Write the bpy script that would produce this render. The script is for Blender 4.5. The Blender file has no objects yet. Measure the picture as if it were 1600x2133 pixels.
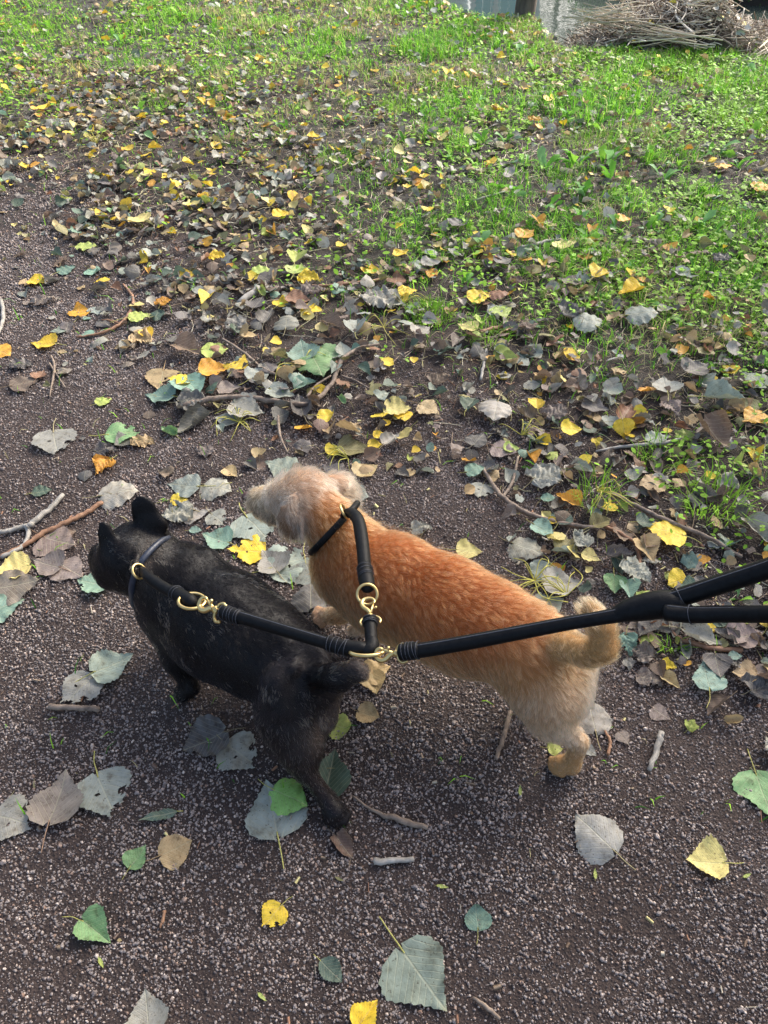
import bpy, bmesh, math, random
import numpy as np
from mathutils import Vector, Matrix, kdtree

random.seed(7)
rng = np.random.default_rng(11)
scene = bpy.context.scene
COL = scene.collection

# ------------------------------------------------------------------ camera
CAM_H, PITCH, FPX, CX, CY = 1.40, math.radians(45.0), 1602.0, 800.0, 1066.5
cam_d = bpy.data.cameras.new('camera')
cam = bpy.data.objects.new('camera', cam_d)
COL.objects.link(cam)
cam.location = (0, 0, CAM_H)
cam.rotation_euler = (math.radians(90) - PITCH, 0, 0)
cam_d.sensor_fit = 'VERTICAL'
cam_d.sensor_height = 34.6
cam_d.sensor_width = 25.95
cam_d.lens = 34.6 * FPX / 2133.0
cam_d.clip_start = 0.02
cam_d.clip_end = 400
scene.camera = cam

# ------------------------------------------------------------------ light
SUN_EL, SUN_AZ = math.radians(38), math.radians(42)      # azimuth measured from +Y towards +X
world = bpy.data.worlds.new('World')
scene.world = world
world.use_nodes = True
wn = world.node_tree.nodes
wl = world.node_tree.links
wn.clear()
sky = wn.new('ShaderNodeTexSky')
sky.sky_type = 'NISHITA'
sky.sun_disc = False
sky.sun_elevation = SUN_EL
sky.sun_rotation = SUN_AZ
sky.air_density = 1.0
sky.dust_density = 5.5
sky.ozone_density = 1.0
bg = wn.new('ShaderNodeBackground')
bg.inputs['Strength'].default_value = 0.14
wo = wn.new('ShaderNodeOutputWorld')
wl.new(sky.outputs[0], bg.inputs[0])
wl.new(bg.outputs[0], wo.inputs[0])
sun_d = bpy.data.lights.new('sun', 'SUN')
sun_d.energy = 3.0
sun_d.angle = math.radians(24)
sun_d.color = (1.0, 0.97, 0.92)
sun = bpy.data.objects.new('sun', sun_d)
COL.objects.link(sun)
sd = Vector((math.sin(SUN_AZ) * math.cos(SUN_EL), math.cos(SUN_AZ) * math.cos(SUN_EL), math.sin(SUN_EL)))
sun.rotation_euler = sd.to_track_quat('Z', 'Y').to_euler()
sun.location = sd * 20
scene.view_settings.view_transform = 'Standard'
scene.view_settings.look = 'None'
scene.view_settings.exposure = 1.33
scene.view_settings.gamma = 1.0
scene.view_settings.use_curve_mapping = False
scene.render.engine = 'CYCLES'
scene.cycles.use_denoising = True
scene.cycles.max_bounces = 6
scene.cycles.diffuse_bounces = 3
scene.cycles.glossy_bounces = 3
scene.cycles.transmission_bounces = 4
scene.cycles.use_adaptive_sampling = False
scene.cycles.pixel_filter_type = 'BLACKMAN_HARRIS'

# ------------------------------------------------------------------ noise and ground height
_tab = rng.random(65536).astype(np.float64)
def vnoise(x, y, seed=0):
    xi = np.floor(x).astype(np.int64); yi = np.floor(y).astype(np.int64)
    fx = x - xi; fy = y - yi
    fx = fx * fx * (3 - 2 * fx); fy = fy * fy * (3 - 2 * fy)
    def h(a, b):
        return _tab[(a * 1619 + b * 31337 + seed * 6971 + (a * b) * 13) & 65535]
    return (h(xi, yi) * (1 - fx) + h(xi + 1, yi) * fx) * (1 - fy) + (h(xi, yi + 1) * (1 - fx) + h(xi + 1, yi + 1) * fx) * fy
def fbm(x, y, seed=0, oct=4):
    x = np.asarray(x, float); y = np.asarray(y, float)
    s = 0.0; a = 0.5
    for i in range(oct):
        s = s + a * vnoise(x * 2 ** i + 17.3 * i, y * 2 ** i - 9.1 * i, seed + i); a *= 0.5
    return s / (1 - 0.5 ** oct)
def smooth(a, b, x):
    t = np.clip((x - a) / (b - a), 0, 1)
    return t * t * (3 - 2 * t)

RZ = math.sin(PITCH); RY = math.cos(PITCH)
def ray(px, py):
    off = np.asarray(py, float) - CY
    return (np.asarray(px, float) - CX, (FPX - off) * RY, -(FPX + off) * RZ)
def at(px, py, z):
    """the point of the place at height z that the photograph shows at px, py; and metres per pixel there"""
    a, b, c = ray(px, py)
    t = (CAM_H - z) / (-c)
    return np.array([a * t, b * t, z]), t
def project(x, y, z):
    dz = CAM_H - z
    f = y * RY + dz * RZ
    u = y * RZ - dz * RY
    f = np.where(f > 0.02, f, 0.02)
    return CX + FPX * x / f, CY - FPX * u / f

EDGE_X = np.array([-60, -3, 0, 0.45, 0.66, 0.86, 1.06, 1.13, 1.36, 2.5, 5, 60.])
EDGE_Y = np.array([16, 9.5, 7.6, 6.85, 6.45, 6.42, 6.42, 5.62, 5.58, 6.0, 6.3, 9.])
FAR_X = np.array([-60, -3, 0, 1.3, 1.8, 2.3, 2.7, 5, 60.])
FAR_Y = np.array([22, 14, 12.4, 11.8, 10.6, 9.4, 8.9, 8.9, 12.])
WATER_Z = -0.45
def edge1(x): return np.interp(x, EDGE_X, EDGE_Y)
def edge2(x): return np.interp(x, FAR_X, FAR_Y)
path_px = [(-500, 345), (-200, 365), (0, 400), (110, 455), (185, 560), (300, 720), (380, 850), (560, 905), (760, 935), (930, 960),
           (1000, 1050), (1110, 1160), (1270, 1300), (1400, 1400), (1600, 1520), (2000, 1720)]
PATH = np.array([at(u, v, 0)[0][:2] for u, v in path_px])
PATH = np.vstack([[-9, 5.2], [-4, 4.2], PATH, [2.0, -0.5], [4.0, -3.0]])
def sdist(x, y):
    """signed distance to the edge of the gravel path, positive on the grass side"""
    x = np.asarray(x, float); y = np.asarray(y, float)
    best = np.full(x.shape, 1e9); sg = np.ones(x.shape)
    for i in range(len(PATH) - 1):
        a = PATH[i]; b = PATH[i + 1]; d = b - a; L = d @ d
        t = np.clip(((x - a[0]) * d[0] + (y - a[1]) * d[1]) / L, 0, 1)
        qx = x - a[0] - t * d[0]; qy = y - a[1] - t * d[1]
        dd = qx * qx + qy * qy
        m = dd < best
        cr = d[0] * (y - a[1]) - d[1] * (x - a[0])
        best = np.where(m, dd, best); sg = np.where(m, np.sign(cr), sg)
    return np.sqrt(best) * sg
def H(x, y):
    x = np.asarray(x, float); y = np.asarray(y, float)
    s = sdist(x, y)
    g = smooth(-0.1, 0.5, s)
    h = (fbm(x * 2.2, y * 2.2, 3, 3) - 0.5) * 0.022 + (fbm(x * 14, y * 14, 8, 3) - 0.5) * (0.007 + 0.016 * g)
    h = h + g * 0.012
    near = 1 - smooth(2.5, 5.0, np.hypot(x, y))
    h = h * (0.55 + 0.45 * near) if False else h
    d = y - edge1(x)
    e = y - edge2(x)
    bank = -0.85 * smooth(-0.12, 0.45, d) + 0.6 * smooth(-0.35, 0.35, e)
    return h + bank
def gp(px, py):
    z = 0.0
    for _ in range(3):
        p, t = at(px, py, z)
        z = float(H(p[0], p[1]))
    p, t = at(px, py, z)
    return p, t

# ------------------------------------------------------------------ object helpers
def mat_new(name):
    m = bpy.data.materials.new(name); m.use_nodes = True
    nt = m.node_tree
    return m, nt, nt.nodes['Principled BSDF']
def N(nt, typ, **kw):
    n = nt.nodes.new(typ)
    for k, v in kw.items():
        if k.startswith('i_'):
            n.inputs[int(k[2:]) if k[2:].isdigit() else k[2:]].default_value = v
        else: setattr(n, k, v)
    return n
def ramp(nt, stops, interp='LINEAR'):
    r = nt.nodes.new('ShaderNodeValToRGB'); e = r.color_ramp.elements
    r.color_ramp.interpolation = interp
    while len(e) > 1: e.remove(e[-1])
    e[0].position = stops[0][0]; e[0].color = (*stops[0][1], 1)
    for p, c in stops[1:]:
        q = e.new(p); q.color = (*c, 1)
    return r
def tag(o, label=None, cat=None, group=None, kind=None):
    if label: o['label'] = label
    if cat: o['category'] = cat
    if group: o['group'] = group
    if kind: o['kind'] = kind
    return o
def mesh_from(name, V, F, mat=None, smooth_=True, uv=None, col=None):
    me = bpy.data.meshes.new(name)
    me.from_pydata([tuple(v) for v in V], [], [tuple(f) for f in F]) if not isinstance(F, np.ndarray) else fast_fill(me, V, F)
    if mat: me.materials.append(mat)
    if smooth_:
        me.polygons.foreach_set('use_smooth', np.ones(len(me.polygons), bool))
    if uv is not None:
        ul = me.uv_layers.new(name='UVMap')
        li = np.empty(len(me.loops), np.int32); me.loops.foreach_get('vertex_index', li)
        ul.data.foreach_set('uv', np.asarray(uv, np.float32)[li].ravel())
    if col is not None:
        a = me.color_attributes.new('Col', 'FLOAT_COLOR', 'POINT')
        c = np.ones((len(V), 4), np.float32); c[:, :3] = col
        a.data.foreach_set('color', c.ravel())
    me.update()
    return me
def fast_fill(me, V, F):
    V = np.asarray(V, np.float32); n = F.shape[1]
    me.vertices.add(len(V)); me.vertices.foreach_set('co', V.ravel())
    me.loops.add(F.size); me.loops.foreach_set('vertex_index', F.astype(np.int32).ravel())
    me.polygons.add(len(F))
    me.polygons.foreach_set('loop_start', np.arange(0, F.size, n, dtype=np.int32))
    me.update(calc_edges=True)
def obj(name, me, parent=None, loc=None):
    o = bpy.data.objects.new(name, me); COL.objects.link(o)
    if parent: o.parent = parent
    if loc is not None: o.location = loc
    return o
def empty(name, loc=(0, 0, 0)):
    o = bpy.data.objects.new(name, None); COL.objects.link(o)
    o.empty_display_size = 0.05; o.location = tuple(loc)
    return o
def part(name, V, F, mat, parent, **kw):
    """a part given in world coordinates, kept under its thing"""
    V = np.asarray(V, float) - np.array(parent.location)
    return obj(name, mesh_from(name, V, F, mat, **kw), parent)

def catmull(pts, n):
    pts = np.asarray(pts, float)
    if len(pts) == 2:
        t = np.linspace(0, 1, max(2, n))[:, None]
        return pts[0] * (1 - t) + pts[1] * t
    p = np.vstack([2 * pts[0] - pts[1], pts, 2 * pts[-1] - pts[-2]])
    out = []
    for i in range(1, len(p) - 2):
        t = np.linspace(0, 1, n, endpoint=False)[:, None]
        a, b, c, d = p[i - 1], p[i], p[i + 1], p[i + 2]
        out.append(0.5 * (2 * b + (c - a) * t + (2 * a - 5 * b + 4 * c - d) * t * t + (3 * b - a - 3 * c + d) * t ** 3))
    out.append(pts[-1:])
    return np.vstack(out)
def tube(pts, rad, seg=8, closed=False, cap=True):
    pts = np.asarray(pts, float); n = len(pts)
    rad = np.full(n, rad) if np.isscalar(rad) else np.asarray(rad, float)
    T = np.roll(pts, -1, 0) - np.roll(pts, 1, 0) if closed else np.gradient(pts, axis=0)
    T /= np.linalg.norm(T, axis=1)[:, None] + 1e-12
    up = np.array([0, 0, 1.0]) if abs(T[0][2]) < 0.9 else np.array([1.0, 0, 0])
    u = np.cross(T[0], up); u /= np.linalg.norm(u)
    V = []; ang = np.linspace(0, 2 * math.pi, seg, endpoint=False)
    for i in range(n):
        u = u - T[i] * (u @ T[i]); u /= np.linalg.norm(u) + 1e-12
        w = np.cross(T[i], u)
        V.append(pts[i] + rad[i] * (np.cos(ang)[:, None] * u + np.sin(ang)[:, None] * w))
    V = np.vstack(V); F = []
    m = n if closed else n - 1
    for i in range(m):
        j = (i + 1) % n
        for k in range(seg):
            l = (k + 1) % seg
            F.append((i * seg + k, i * seg + l, j * seg + l, j * seg + k))
    if cap and not closed:
        for e, idx in ((0, 0), (1, n - 1)):
            c = len(V); d = -T[0] if e == 0 else T[-1]
            V = np.vstack([V, pts[idx] + d * rad[idx] * 0.45])
            for k in range(seg):
                l = (k + 1) % seg
                F.append((idx * seg + l, idx * seg + k, c, c) if e == 0 else (idx * seg + k, idx * seg + l, c, c))
    F = [tuple(dict.fromkeys(f)) for f in F]
    return V, F
def join(parts):
    V = []; F = []; o = 0
    for v, f in parts:
        V.append(v); F += [tuple(i + o for i in q) for q in f]; o += len(v)
    return np.vstack(V), F
def ring(c, nrm, R, r, squash=1.0, axis=None, seg=28):
    nrm = np.asarray(nrm, float); nrm /= np.linalg.norm(nrm)
    a = np.asarray(axis if axis is not None else (1, 0, 0), float); a = a - nrm * (a @ nrm); a /= np.linalg.norm(a)
    b = np.cross(nrm, a)
    t = np.linspace(0, 2 * math.pi, seg, endpoint=False)
    pts = np.asarray(c) + R * np.cos(t)[:, None] * a + R * squash * np.sin(t)[:, None] * b
    return tube(pts, r, 8, closed=True)
def ball(c, r, axes=None, seg=14, rings=9):
    V = []; F = []
    r = np.array([r, r, r]) if np.isscalar(r) else np.asarray(r, float)
    A = np.eye(3) if axes is None else np.asarray(axes, float)
    for i in range(rings + 1):
        th = math.pi * i / rings
        for j in range(seg):
            ph = 2 * math.pi * j / seg
            V.append(np.asarray(c) + (np.array([math.sin(th) * math.cos(ph), math.sin(th) * math.sin(ph), math.cos(th)]) * r) @ A)
    for i in range(rings):
        for j in range(seg):
            k = (j + 1) % seg
            F.append((i * seg + j, (i + 1) * seg + j, (i + 1) * seg + k, i * seg + k))
    return np.array(V), F
CR = np.array([1.0, 0, 0]); CU = np.array([0, RZ, RY]); CB = np.array([0, -RY, RZ])   # right, up and back at the viewpoint's tilt

# ------------------------------------------------------------------ materials
def soil_material():
    m, nt, b = mat_new('soil')
    tc = N(nt, 'ShaderNodeTexCoord')
    n1 = N(nt, 'ShaderNodeTexNoise', i_Scale=3.0, i_Detail=8.0, i_Roughness=0.65)
    n2 = N(nt, 'ShaderNodeTexNoise', i_Scale=160.0, i_Detail=5.0, i_Roughness=0.7)
    n3 = N(nt, 'ShaderNodeTexVoronoi', i_Scale=190.0)
    for n in (n1, n2, n3): nt.links.new(tc.outputs['Object'], n.inputs['Vector'])
    r1 = ramp(nt, [(0.3, (0.026, 0.015, 0.012)), (0.55, (0.046, 0.030, 0.025)), (0.75, (0.072, 0.052, 0.045))])
    nt.links.new(n1.outputs[0], r1.inputs[0])
    r2 = ramp(nt, [(0.3, (0.45, 0.42, 0.40)), (0.6, (1.1, 1.08, 1.05)), (0.8, (1.9, 1.85, 1.8))])
    nt.links.new(n2.outputs[0], r2.inputs[0])
    mx = N(nt, 'ShaderNodeMixRGB', blend_type='MULTIPLY', i_Fac=1.0)
    nt.links.new(r1.outputs[0], mx.inputs[1]); nt.links.new(r2.outputs[0], mx.inputs[2])
    # greener, darker soil under the turf
    at_ = N(nt, 'ShaderNodeAttribute', attribute_name='Col')
    mg = N(nt, 'ShaderNodeMixRGB', blend_type='MIX')
    nt.links.new(at_.outputs['Fac'], mg.inputs[0])
    mg2 = N(nt, 'ShaderNodeMixRGB', blend_type='MULTIPLY', i_Fac=1.0)
    mg2.inputs[1].default_value = (0.024, 0.020, 0.013, 1)
    nt.links.new(r2.outputs[0], mg2.inputs[2])
    nt.links.new(mx.outputs[0], mg.inputs[1]); nt.links.new(mg2.outputs[0], mg.inputs[2])
    nt.links.new(mg.outputs[0], b.inputs['Base Color'])
    b.inputs['Roughness'].default_value = 0.85
    ad = N(nt, 'ShaderNodeMath', operation='ADD')
    nt.links.new(n2.outputs[0], ad.inputs[0]); nt.links.new(n3.outputs[0], ad.inputs[1])
    bp = N(nt, 'ShaderNodeBump', i_Strength=0.9, i_Distance=0.004)
    nt.links.new(ad.outputs[0], bp.inputs['Height']); nt.links.new(bp.outputs[0], b.inputs['Normal'])
    return m
def pebble_material():
    m, nt, b = mat_new('pebble')
    oi = N(nt, 'ShaderNodeObjectInfo')
    r = ramp(nt, [(0.0, (0.05, 0.042, 0.04)), (0.2, (0.13, 0.118, 0.115)), (0.42, (0.27, 0.255, 0.245)), (0.62, (0.19, 0.185, 0.185)),
                  (0.78, (0.33, 0.305, 0.28)), (0.9, (0.22, 0.155, 0.115)), (0.96, (0.46, 0.43, 0.39)), (1.0, (0.58, 0.55, 0.50))])
    nt.links.new(oi.outputs['Random'], r.inputs[0])
    tc = N(nt, 'ShaderNodeTexCoord')
    n = N(nt, 'ShaderNodeTexNoise', i_Scale=2.5, i_Detail=3.0)
    nt.links.new(tc.outputs['Object'], n.inputs['Vector'])
    r2 = ramp(nt, [(0.3, (0.66, 0.57, 0.53)), (0.7, (1.44, 1.28, 1.21))])
    nt.links.new(n.outputs[0], r2.inputs[0])
    mx = N(nt, 'ShaderNodeMixRGB', blend_type='MULTIPLY', i_Fac=1.0)
    nt.links.new(r.outputs[0], mx.inputs[1]); nt.links.new(r2.outputs[0], mx.inputs[2])
    nt.links.new(mx.outputs[0], b.inputs['Base Color'])
    b.inputs['Roughness'].default_value = 0.6
    return m
def leaf_material(name, source):
    """blade with midrib, side veins, blotches; colour from the object (source='object') or from the mesh"""
    m, nt, b = mat_new(name)
    L = nt.links.new
    oi = N(nt, 'ShaderNodeObjectInfo')
    if source == 'object': csrc = oi.outputs['Color']
    else: csrc = N(nt, 'ShaderNodeAttribute', attribute_name='Col').outputs['Color']
    uv = N(nt, 'ShaderNodeUVMap', uv_map='UVMap')
    sp = N(nt, 'ShaderNodeSeparateXYZ'); L(uv.outputs[0], sp.inputs[0])
    v0 = N(nt, 'ShaderNodeMath', operation='SUBTRACT', i_1=0.5); L(sp.outputs[1], v0.inputs[0])
    av = N(nt, 'ShaderNodeMath', operation='ABSOLUTE'); L(v0.outputs[0], av.inputs[0])
    mid = N(nt, 'ShaderNodeMapRange', i_1=0.006, i_2=0.022, i_3=1.0, i_4=0.0); L(av.outputs[0], mid.inputs[0])
    sl = N(nt, 'ShaderNodeMath', operation='MULTIPLY', i_1=0.95); L(av.outputs[0], sl.inputs[0])
    ph = N(nt, 'ShaderNodeMath', operation='SUBTRACT'); L(sp.outputs[0], ph.inputs[0]); L(sl.outputs[0], ph.inputs[1])
    mu = N(nt, 'ShaderNodeMath', operation='MULTIPLY', i_1=8.0); L(ph.outputs[0], mu.inputs[0])
    fr = N(nt, 'ShaderNodeMath', operation='FRACT'); L(mu.outputs[0], fr.inputs[0])
    ce = N(nt, 'ShaderNodeMath', operation='SUBTRACT', i_1=0.5); L(fr.outputs[0], ce.inputs[0])
    ab = N(nt, 'ShaderNodeMath', operation='ABSOLUTE'); L(ce.outputs[0], ab.inputs[0])
    lat = N(nt, 'ShaderNodeMapRange', i_1=0.02, i_2=0.10, i_3=0.75, i_4=0.0); L(ab.outputs[0], lat.inputs[0])
    vein = N(nt, 'ShaderNodeMath', operation='MAXIMUM'); L(mid.outputs[0], vein.inputs[0]); L(lat.outputs[0], vein.inputs[1])
    # blotches, offset leaf by leaf
    tc = N(nt, 'ShaderNodeTexCoord')
    off = N(nt, 'ShaderNodeVectorMath', operation='SCALE'); off.inputs[0].default_value = (37, 11, 53)
    L(oi.outputs['Random'], off.inputs['Scale'])
    adv = N(nt, 'ShaderNodeVectorMath', operation='ADD'); L(tc.outputs['Object'], adv.inputs[0]); L(off.outputs[0], adv.inputs[1])
    sc = 1.0 if source == 'object' else 10.0
    n1 = N(nt, 'ShaderNodeTexNoise', i_Scale=4.5 * sc, i_Detail=6.0, i_Roughness=0.65); L(adv.outputs[0], n1.inputs['Vector'])
    n2 = N(nt, 'ShaderNodeTexNoise', i_Scale=22.0 * sc, i_Detail=3.0); L(adv.outputs[0], n2.inputs['Vector'])
    hs = ramp(nt, [(0.30, (0.52, 0.46, 0.40)), (0.45, (0.92, 0.90, 0.86)), (0.65, (1.08, 1.08, 1.08)), (0.8, (1.30, 1.27, 1.22))])
    L(n1.outputs[0], hs.inputs[0])
    m1 = N(nt, 'ShaderNodeMixRGB', blend_type='MULTIPLY', i_Fac=1.0); L(csrc, m1.inputs[1]); L(hs.outputs[0], m1.inputs[2])
    sp2 = ramp(nt, [(0.30, (0.25, 0.17, 0.12)), (0.36, (1, 1, 1))])
    L(n2.outputs[0], sp2.inputs[0])
    m2 = N(nt, 'ShaderNodeMixRGB', blend_type='MULTIPLY', i_Fac=0.8); L(m1.outputs[0], m2.inputs[1]); L(sp2.outputs[0], m2.inputs[2])
    li = N(nt, 'ShaderNodeMixRGB', blend_type='MIX'); li.inputs[2].default_value = (0.50, 0.47, 0.30, 1)
    vf = N(nt, 'ShaderNodeMath', operation='MULTIPLY', i_1=0.30); L(vein.outputs[0], vf.inputs[0])
    L(vf.outputs[0], li.inputs[0]); L(m2.outputs[0], li.inputs[1])
    L(li.outputs[0], b.inputs['Base Color'])
    b.inputs['Roughness'].default_value = 0.52; b.inputs['Specular IOR Level'].default_value = .4
    hgt = N(nt, 'ShaderNodeMath', operation='MULTIPLY_ADD', i_1=0.8); L(vein.outputs[0], hgt.inputs[0]); L(n2.outputs[0], hgt.inputs[2])
    bp = N(nt, 'ShaderNodeBump', i_Strength=0.55, i_Distance=0.0012); L(hgt.outputs[0], bp.inputs['Height'])
    L(bp.outputs[0], b.inputs['Normal'])
    tr = N(nt, 'ShaderNodeBsdfTranslucent'); L(li.outputs[0], tr.inputs['Color'])
    ms = N(nt, 'ShaderNodeMixShader', i_Fac=0.22); L(b.outputs[0], ms.inputs[1]); L(tr.outputs[0], ms.inputs[2])
    L(ms.outputs[0], nt.nodes['Material Output'].inputs['Surface'])
    return m
def plant_material(name, transl=0.35, rough=0.5):
    m, nt, b = mat_new(name); L = nt.links.new
    a = N(nt, 'ShaderNodeAttribute', attribute_name='Col')
    L(a.outputs['Color'], b.inputs['Base Color']); b.inputs['Roughness'].default_value = rough; b.inputs['Specular IOR Level'].default_value = .18
    tr = N(nt, 'ShaderNodeBsdfTranslucent'); L(a.outputs['Color'], tr.inputs['Color'])
    ms = N(nt, 'ShaderNodeMixShader', i_Fac=transl); L(b.outputs[0], ms.inputs[1]); L(tr.outputs[0], ms.inputs[2])
    L(ms.outputs[0], nt.nodes['Material Output'].inputs['Surface'])
    return m
def noisy_material(name, c0, c1, scale, rough=0.7, bump=0.5, dist=0.002, metallic=0.0, stretch=(1, 1, 1), spec=0.5):
    m, nt, b = mat_new(name); L = nt.links.new
    tc = N(nt, 'ShaderNodeTexCoord'); mp = N(nt, 'ShaderNodeMapping'); mp.inputs['Scale'].default_value = stretch
    L(tc.outputs['Object'], mp.inputs[0])
    n = N(nt, 'ShaderNodeTexNoise', i_Scale=scale, i_Detail=6.0, i_Roughness=0.6); L(mp.outputs[0], n.inputs['Vector'])
    r = ramp(nt, [(0.3, c0), (0.7, c1)]); L(n.outputs[0], r.inputs[0]); L(r.outputs[0], b.inputs['Base Color'])
    b.inputs['Roughness'].default_value = rough; b.inputs['Metallic'].default_value = metallic
    b.inputs['Specular IOR Level'].default_value = spec
    bp = N(nt, 'ShaderNodeBump', i_Strength=bump, i_Distance=dist); L(n.outputs[0], bp.inputs['Height']); L(bp.outputs[0], b.inputs['Normal'])
    return m
def attr_material(name, rough=0.7, spec=0.3):
    m, nt, b = mat_new(name)
    a = N(nt, 'ShaderNodeAttribute', attribute_name='Col')
    nt.links.new(a.outputs['Color'], b.inputs['Base Color'])
    b.inputs['Roughness'].default_value = rough; b.inputs['Specular IOR Level'].default_value = spec
    return m
def hair_material(name, rough, radial):
    m = bpy.data.materials.new(name); m.use_nodes = True; nt = m.node_tree; nt.nodes.clear()
    a = N(nt, 'ShaderNodeAttribute', attribute_name='Col')
    h = N(nt, 'ShaderNodeBsdfHairPrincipled'); h.parametrization = 'COLOR'
    try: h.model = 'CHIANG'
    except Exception: pass
    h.inputs['Roughness'].default_value = rough; h.inputs['Radial Roughness'].default_value = radial
    h.inputs['Random Roughness'].default_value = 0.2
    hi = N(nt, 'ShaderNodeHairInfo'); tipc = ramp(nt, [(0.0, (.45, .42, .40)), (.5, (.95, .95, .95)), (1.0, (1.35, 1.38, 1.42))]); nt.links.new(hi.outputs['Intercept'], tipc.inputs[0]); mm = N(nt, 'ShaderNodeMixRGB', blend_type='MULTIPLY', i_Fac=1.0); nt.links.new(a.outputs['Color'], mm.inputs[1]); nt.links.new(tipc.outputs[0], mm.inputs[2]); nt.links.new(mm.outputs[0], h.inputs['Color'])
    o = N(nt, 'ShaderNodeOutputMaterial'); nt.links.new(h.outputs[0], o.inputs['Surface'])
    return m
M_SOIL = soil_material(); M_PEB = pebble_material()
M_LEAF = leaf_material('leaf_blade', 'object'); M_LITTER = leaf_material('leaf_litter', 'mesh')
M_GRASS = plant_material('grass', 0.45); M_WEED = plant_material('weed_leaf', 0.4, 0.5)
M_STALK = attr_material('stalk', 0.5)
M_TWIG = noisy_material('twig_bark', (0.10, 0.07, 0.05), (0.30, 0.23, 0.17), 60, 0.75, 0.7, 0.002)
M_TWIG_G = noisy_material('grey_twig_bark', (0.18, 0.165, 0.14), (0.42, 0.39, 0.34), 50, 0.75, 0.6, 0.002)
M_TWIG_R = noisy_material('red_twig_bark', (0.16, 0.075, 0.04), (0.36, 0.20, 0.11), 60, 0.7, 0.7, 0.002)
M_LEATHER = noisy_material('black_leather', (0.0025, 0.0026, 0.003), (0.006, 0.0065, 0.0075), 120, 0.52, 0.7, 0.0012, spec=0.16)
M_COLLAR = noisy_material('blue_black_leather', (0.012, 0.016, 0.028), (0.035, 0.045, 0.07), 160, 0.45, 0.5, 0.0008)
M_THREAD = noisy_material('grey_thread', (0.02, 0.022, 0.03), (0.06, 0.065, 0.08), 300, 0.6)
M_BRASS = noisy_material('brass', (0.56, 0.39, 0.14), (0.74, 0.57, 0.27), 40, 0.36, 0.12, 0.0006, metallic=1.0)
M_REED = attr_material('reed', 0.6)
M_BARK = noisy_material('trunk_bark', (0.045, 0.035, 0.028), (0.20, 0.165, 0.13), 14, 0.85, 1.0, 0.02, stretch=(1, 1, 0.25))

# ------------------------------------------------------------------ the ground: one sheet
def axis(a0, fine0, fine1, b0, step):
    f = list(np.arange(fine0, fine1 + 1e-6, step))
    s = step; v = fine1; up = []
    while v < b0: s = min(s * 1.13, 8); v += s; up.append(v)
    s = step; v = fine0; dn = []
    while v > a0: s = min(s * 1.13, 8); v -= s; dn.append(v)
    return np.array(dn[::-1] + f + up)
def build_ground():
    X = axis(-90, -2.3, 2.3, 90, 0.02); Y = axis(-60, 0.0, 4.2, 110, 0.02)
    Y = np.array(sorted(set(np.round(np.concatenate([Y, np.arange(4.2, 10.5, 0.05)]), 4))))
    gx, gy = np.meshgrid(X, Y)
    z = H(gx.ravel(), gy.ravel()).reshape(gx.shape)
    V = np.stack([gx, gy, z], -1).reshape(-1, 3)
    nx, ny = len(X), len(Y)
    i = np.arange(nx - 1)[None, :] + (np.arange(ny - 1) * nx)[:, None]
    F = np.stack([i, i + 1, i + nx + 1, i + nx], -1).reshape(-1, 4)
    s = sdist(V[:, 0], V[:, 1])
    g = smooth(0.2, 1.2, s + (fbm(V[:, 0] * 3, V[:, 1] * 3, 20) - 0.5) * 1.2) * 0.85
    c = np.stack([g, g, g], -1)
    o = obj('ground', mesh_from('ground', V, F, M_SOIL, col=c)); tag(o, kind='structure')
build_ground()

# water of the canal
mw, nt, b = mat_new('canal_water')
b.inputs['Base Color'].default_value = (0.05, 0.065, 0.055, 1); b.inputs['Roughness'].default_value = 0.06
b.inputs['IOR'].default_value = 1.33
b.inputs['Specular IOR Level'].default_value = 0.9
tc = N(nt, 'ShaderNodeTexCoord'); n = N(nt, 'ShaderNodeTexNoise', i_Scale=2.2, i_Detail=3.0)
nt.links.new(tc.outputs['Object'], n.inputs['Vector'])
bp = N(nt, 'ShaderNodeBump', i_Strength=0.12, i_Distance=0.05); nt.links.new(n.outputs[0], bp.inputs['Height']); nt.links.new(bp.outputs[0], b.inputs['Normal'])
xs = np.concatenate([np.linspace(-60, -4, 12), np.linspace(-3, 6, 24), np.linspace(8, 60, 12)])
V = []; F = []
for x in xs:
    V.append((x, float(edge1(x)) + 0.0, WATER_Z)); V.append((x, float(edge2(x)) + 0.6, WATER_Z))
for i in range(len(xs) - 1): F.append((2 * i, 2 * i + 2, 2 * i + 3, 2 * i + 1))
tag(obj('water', mesh_from('water', V, F, mw, False)), kind='structure')

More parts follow.
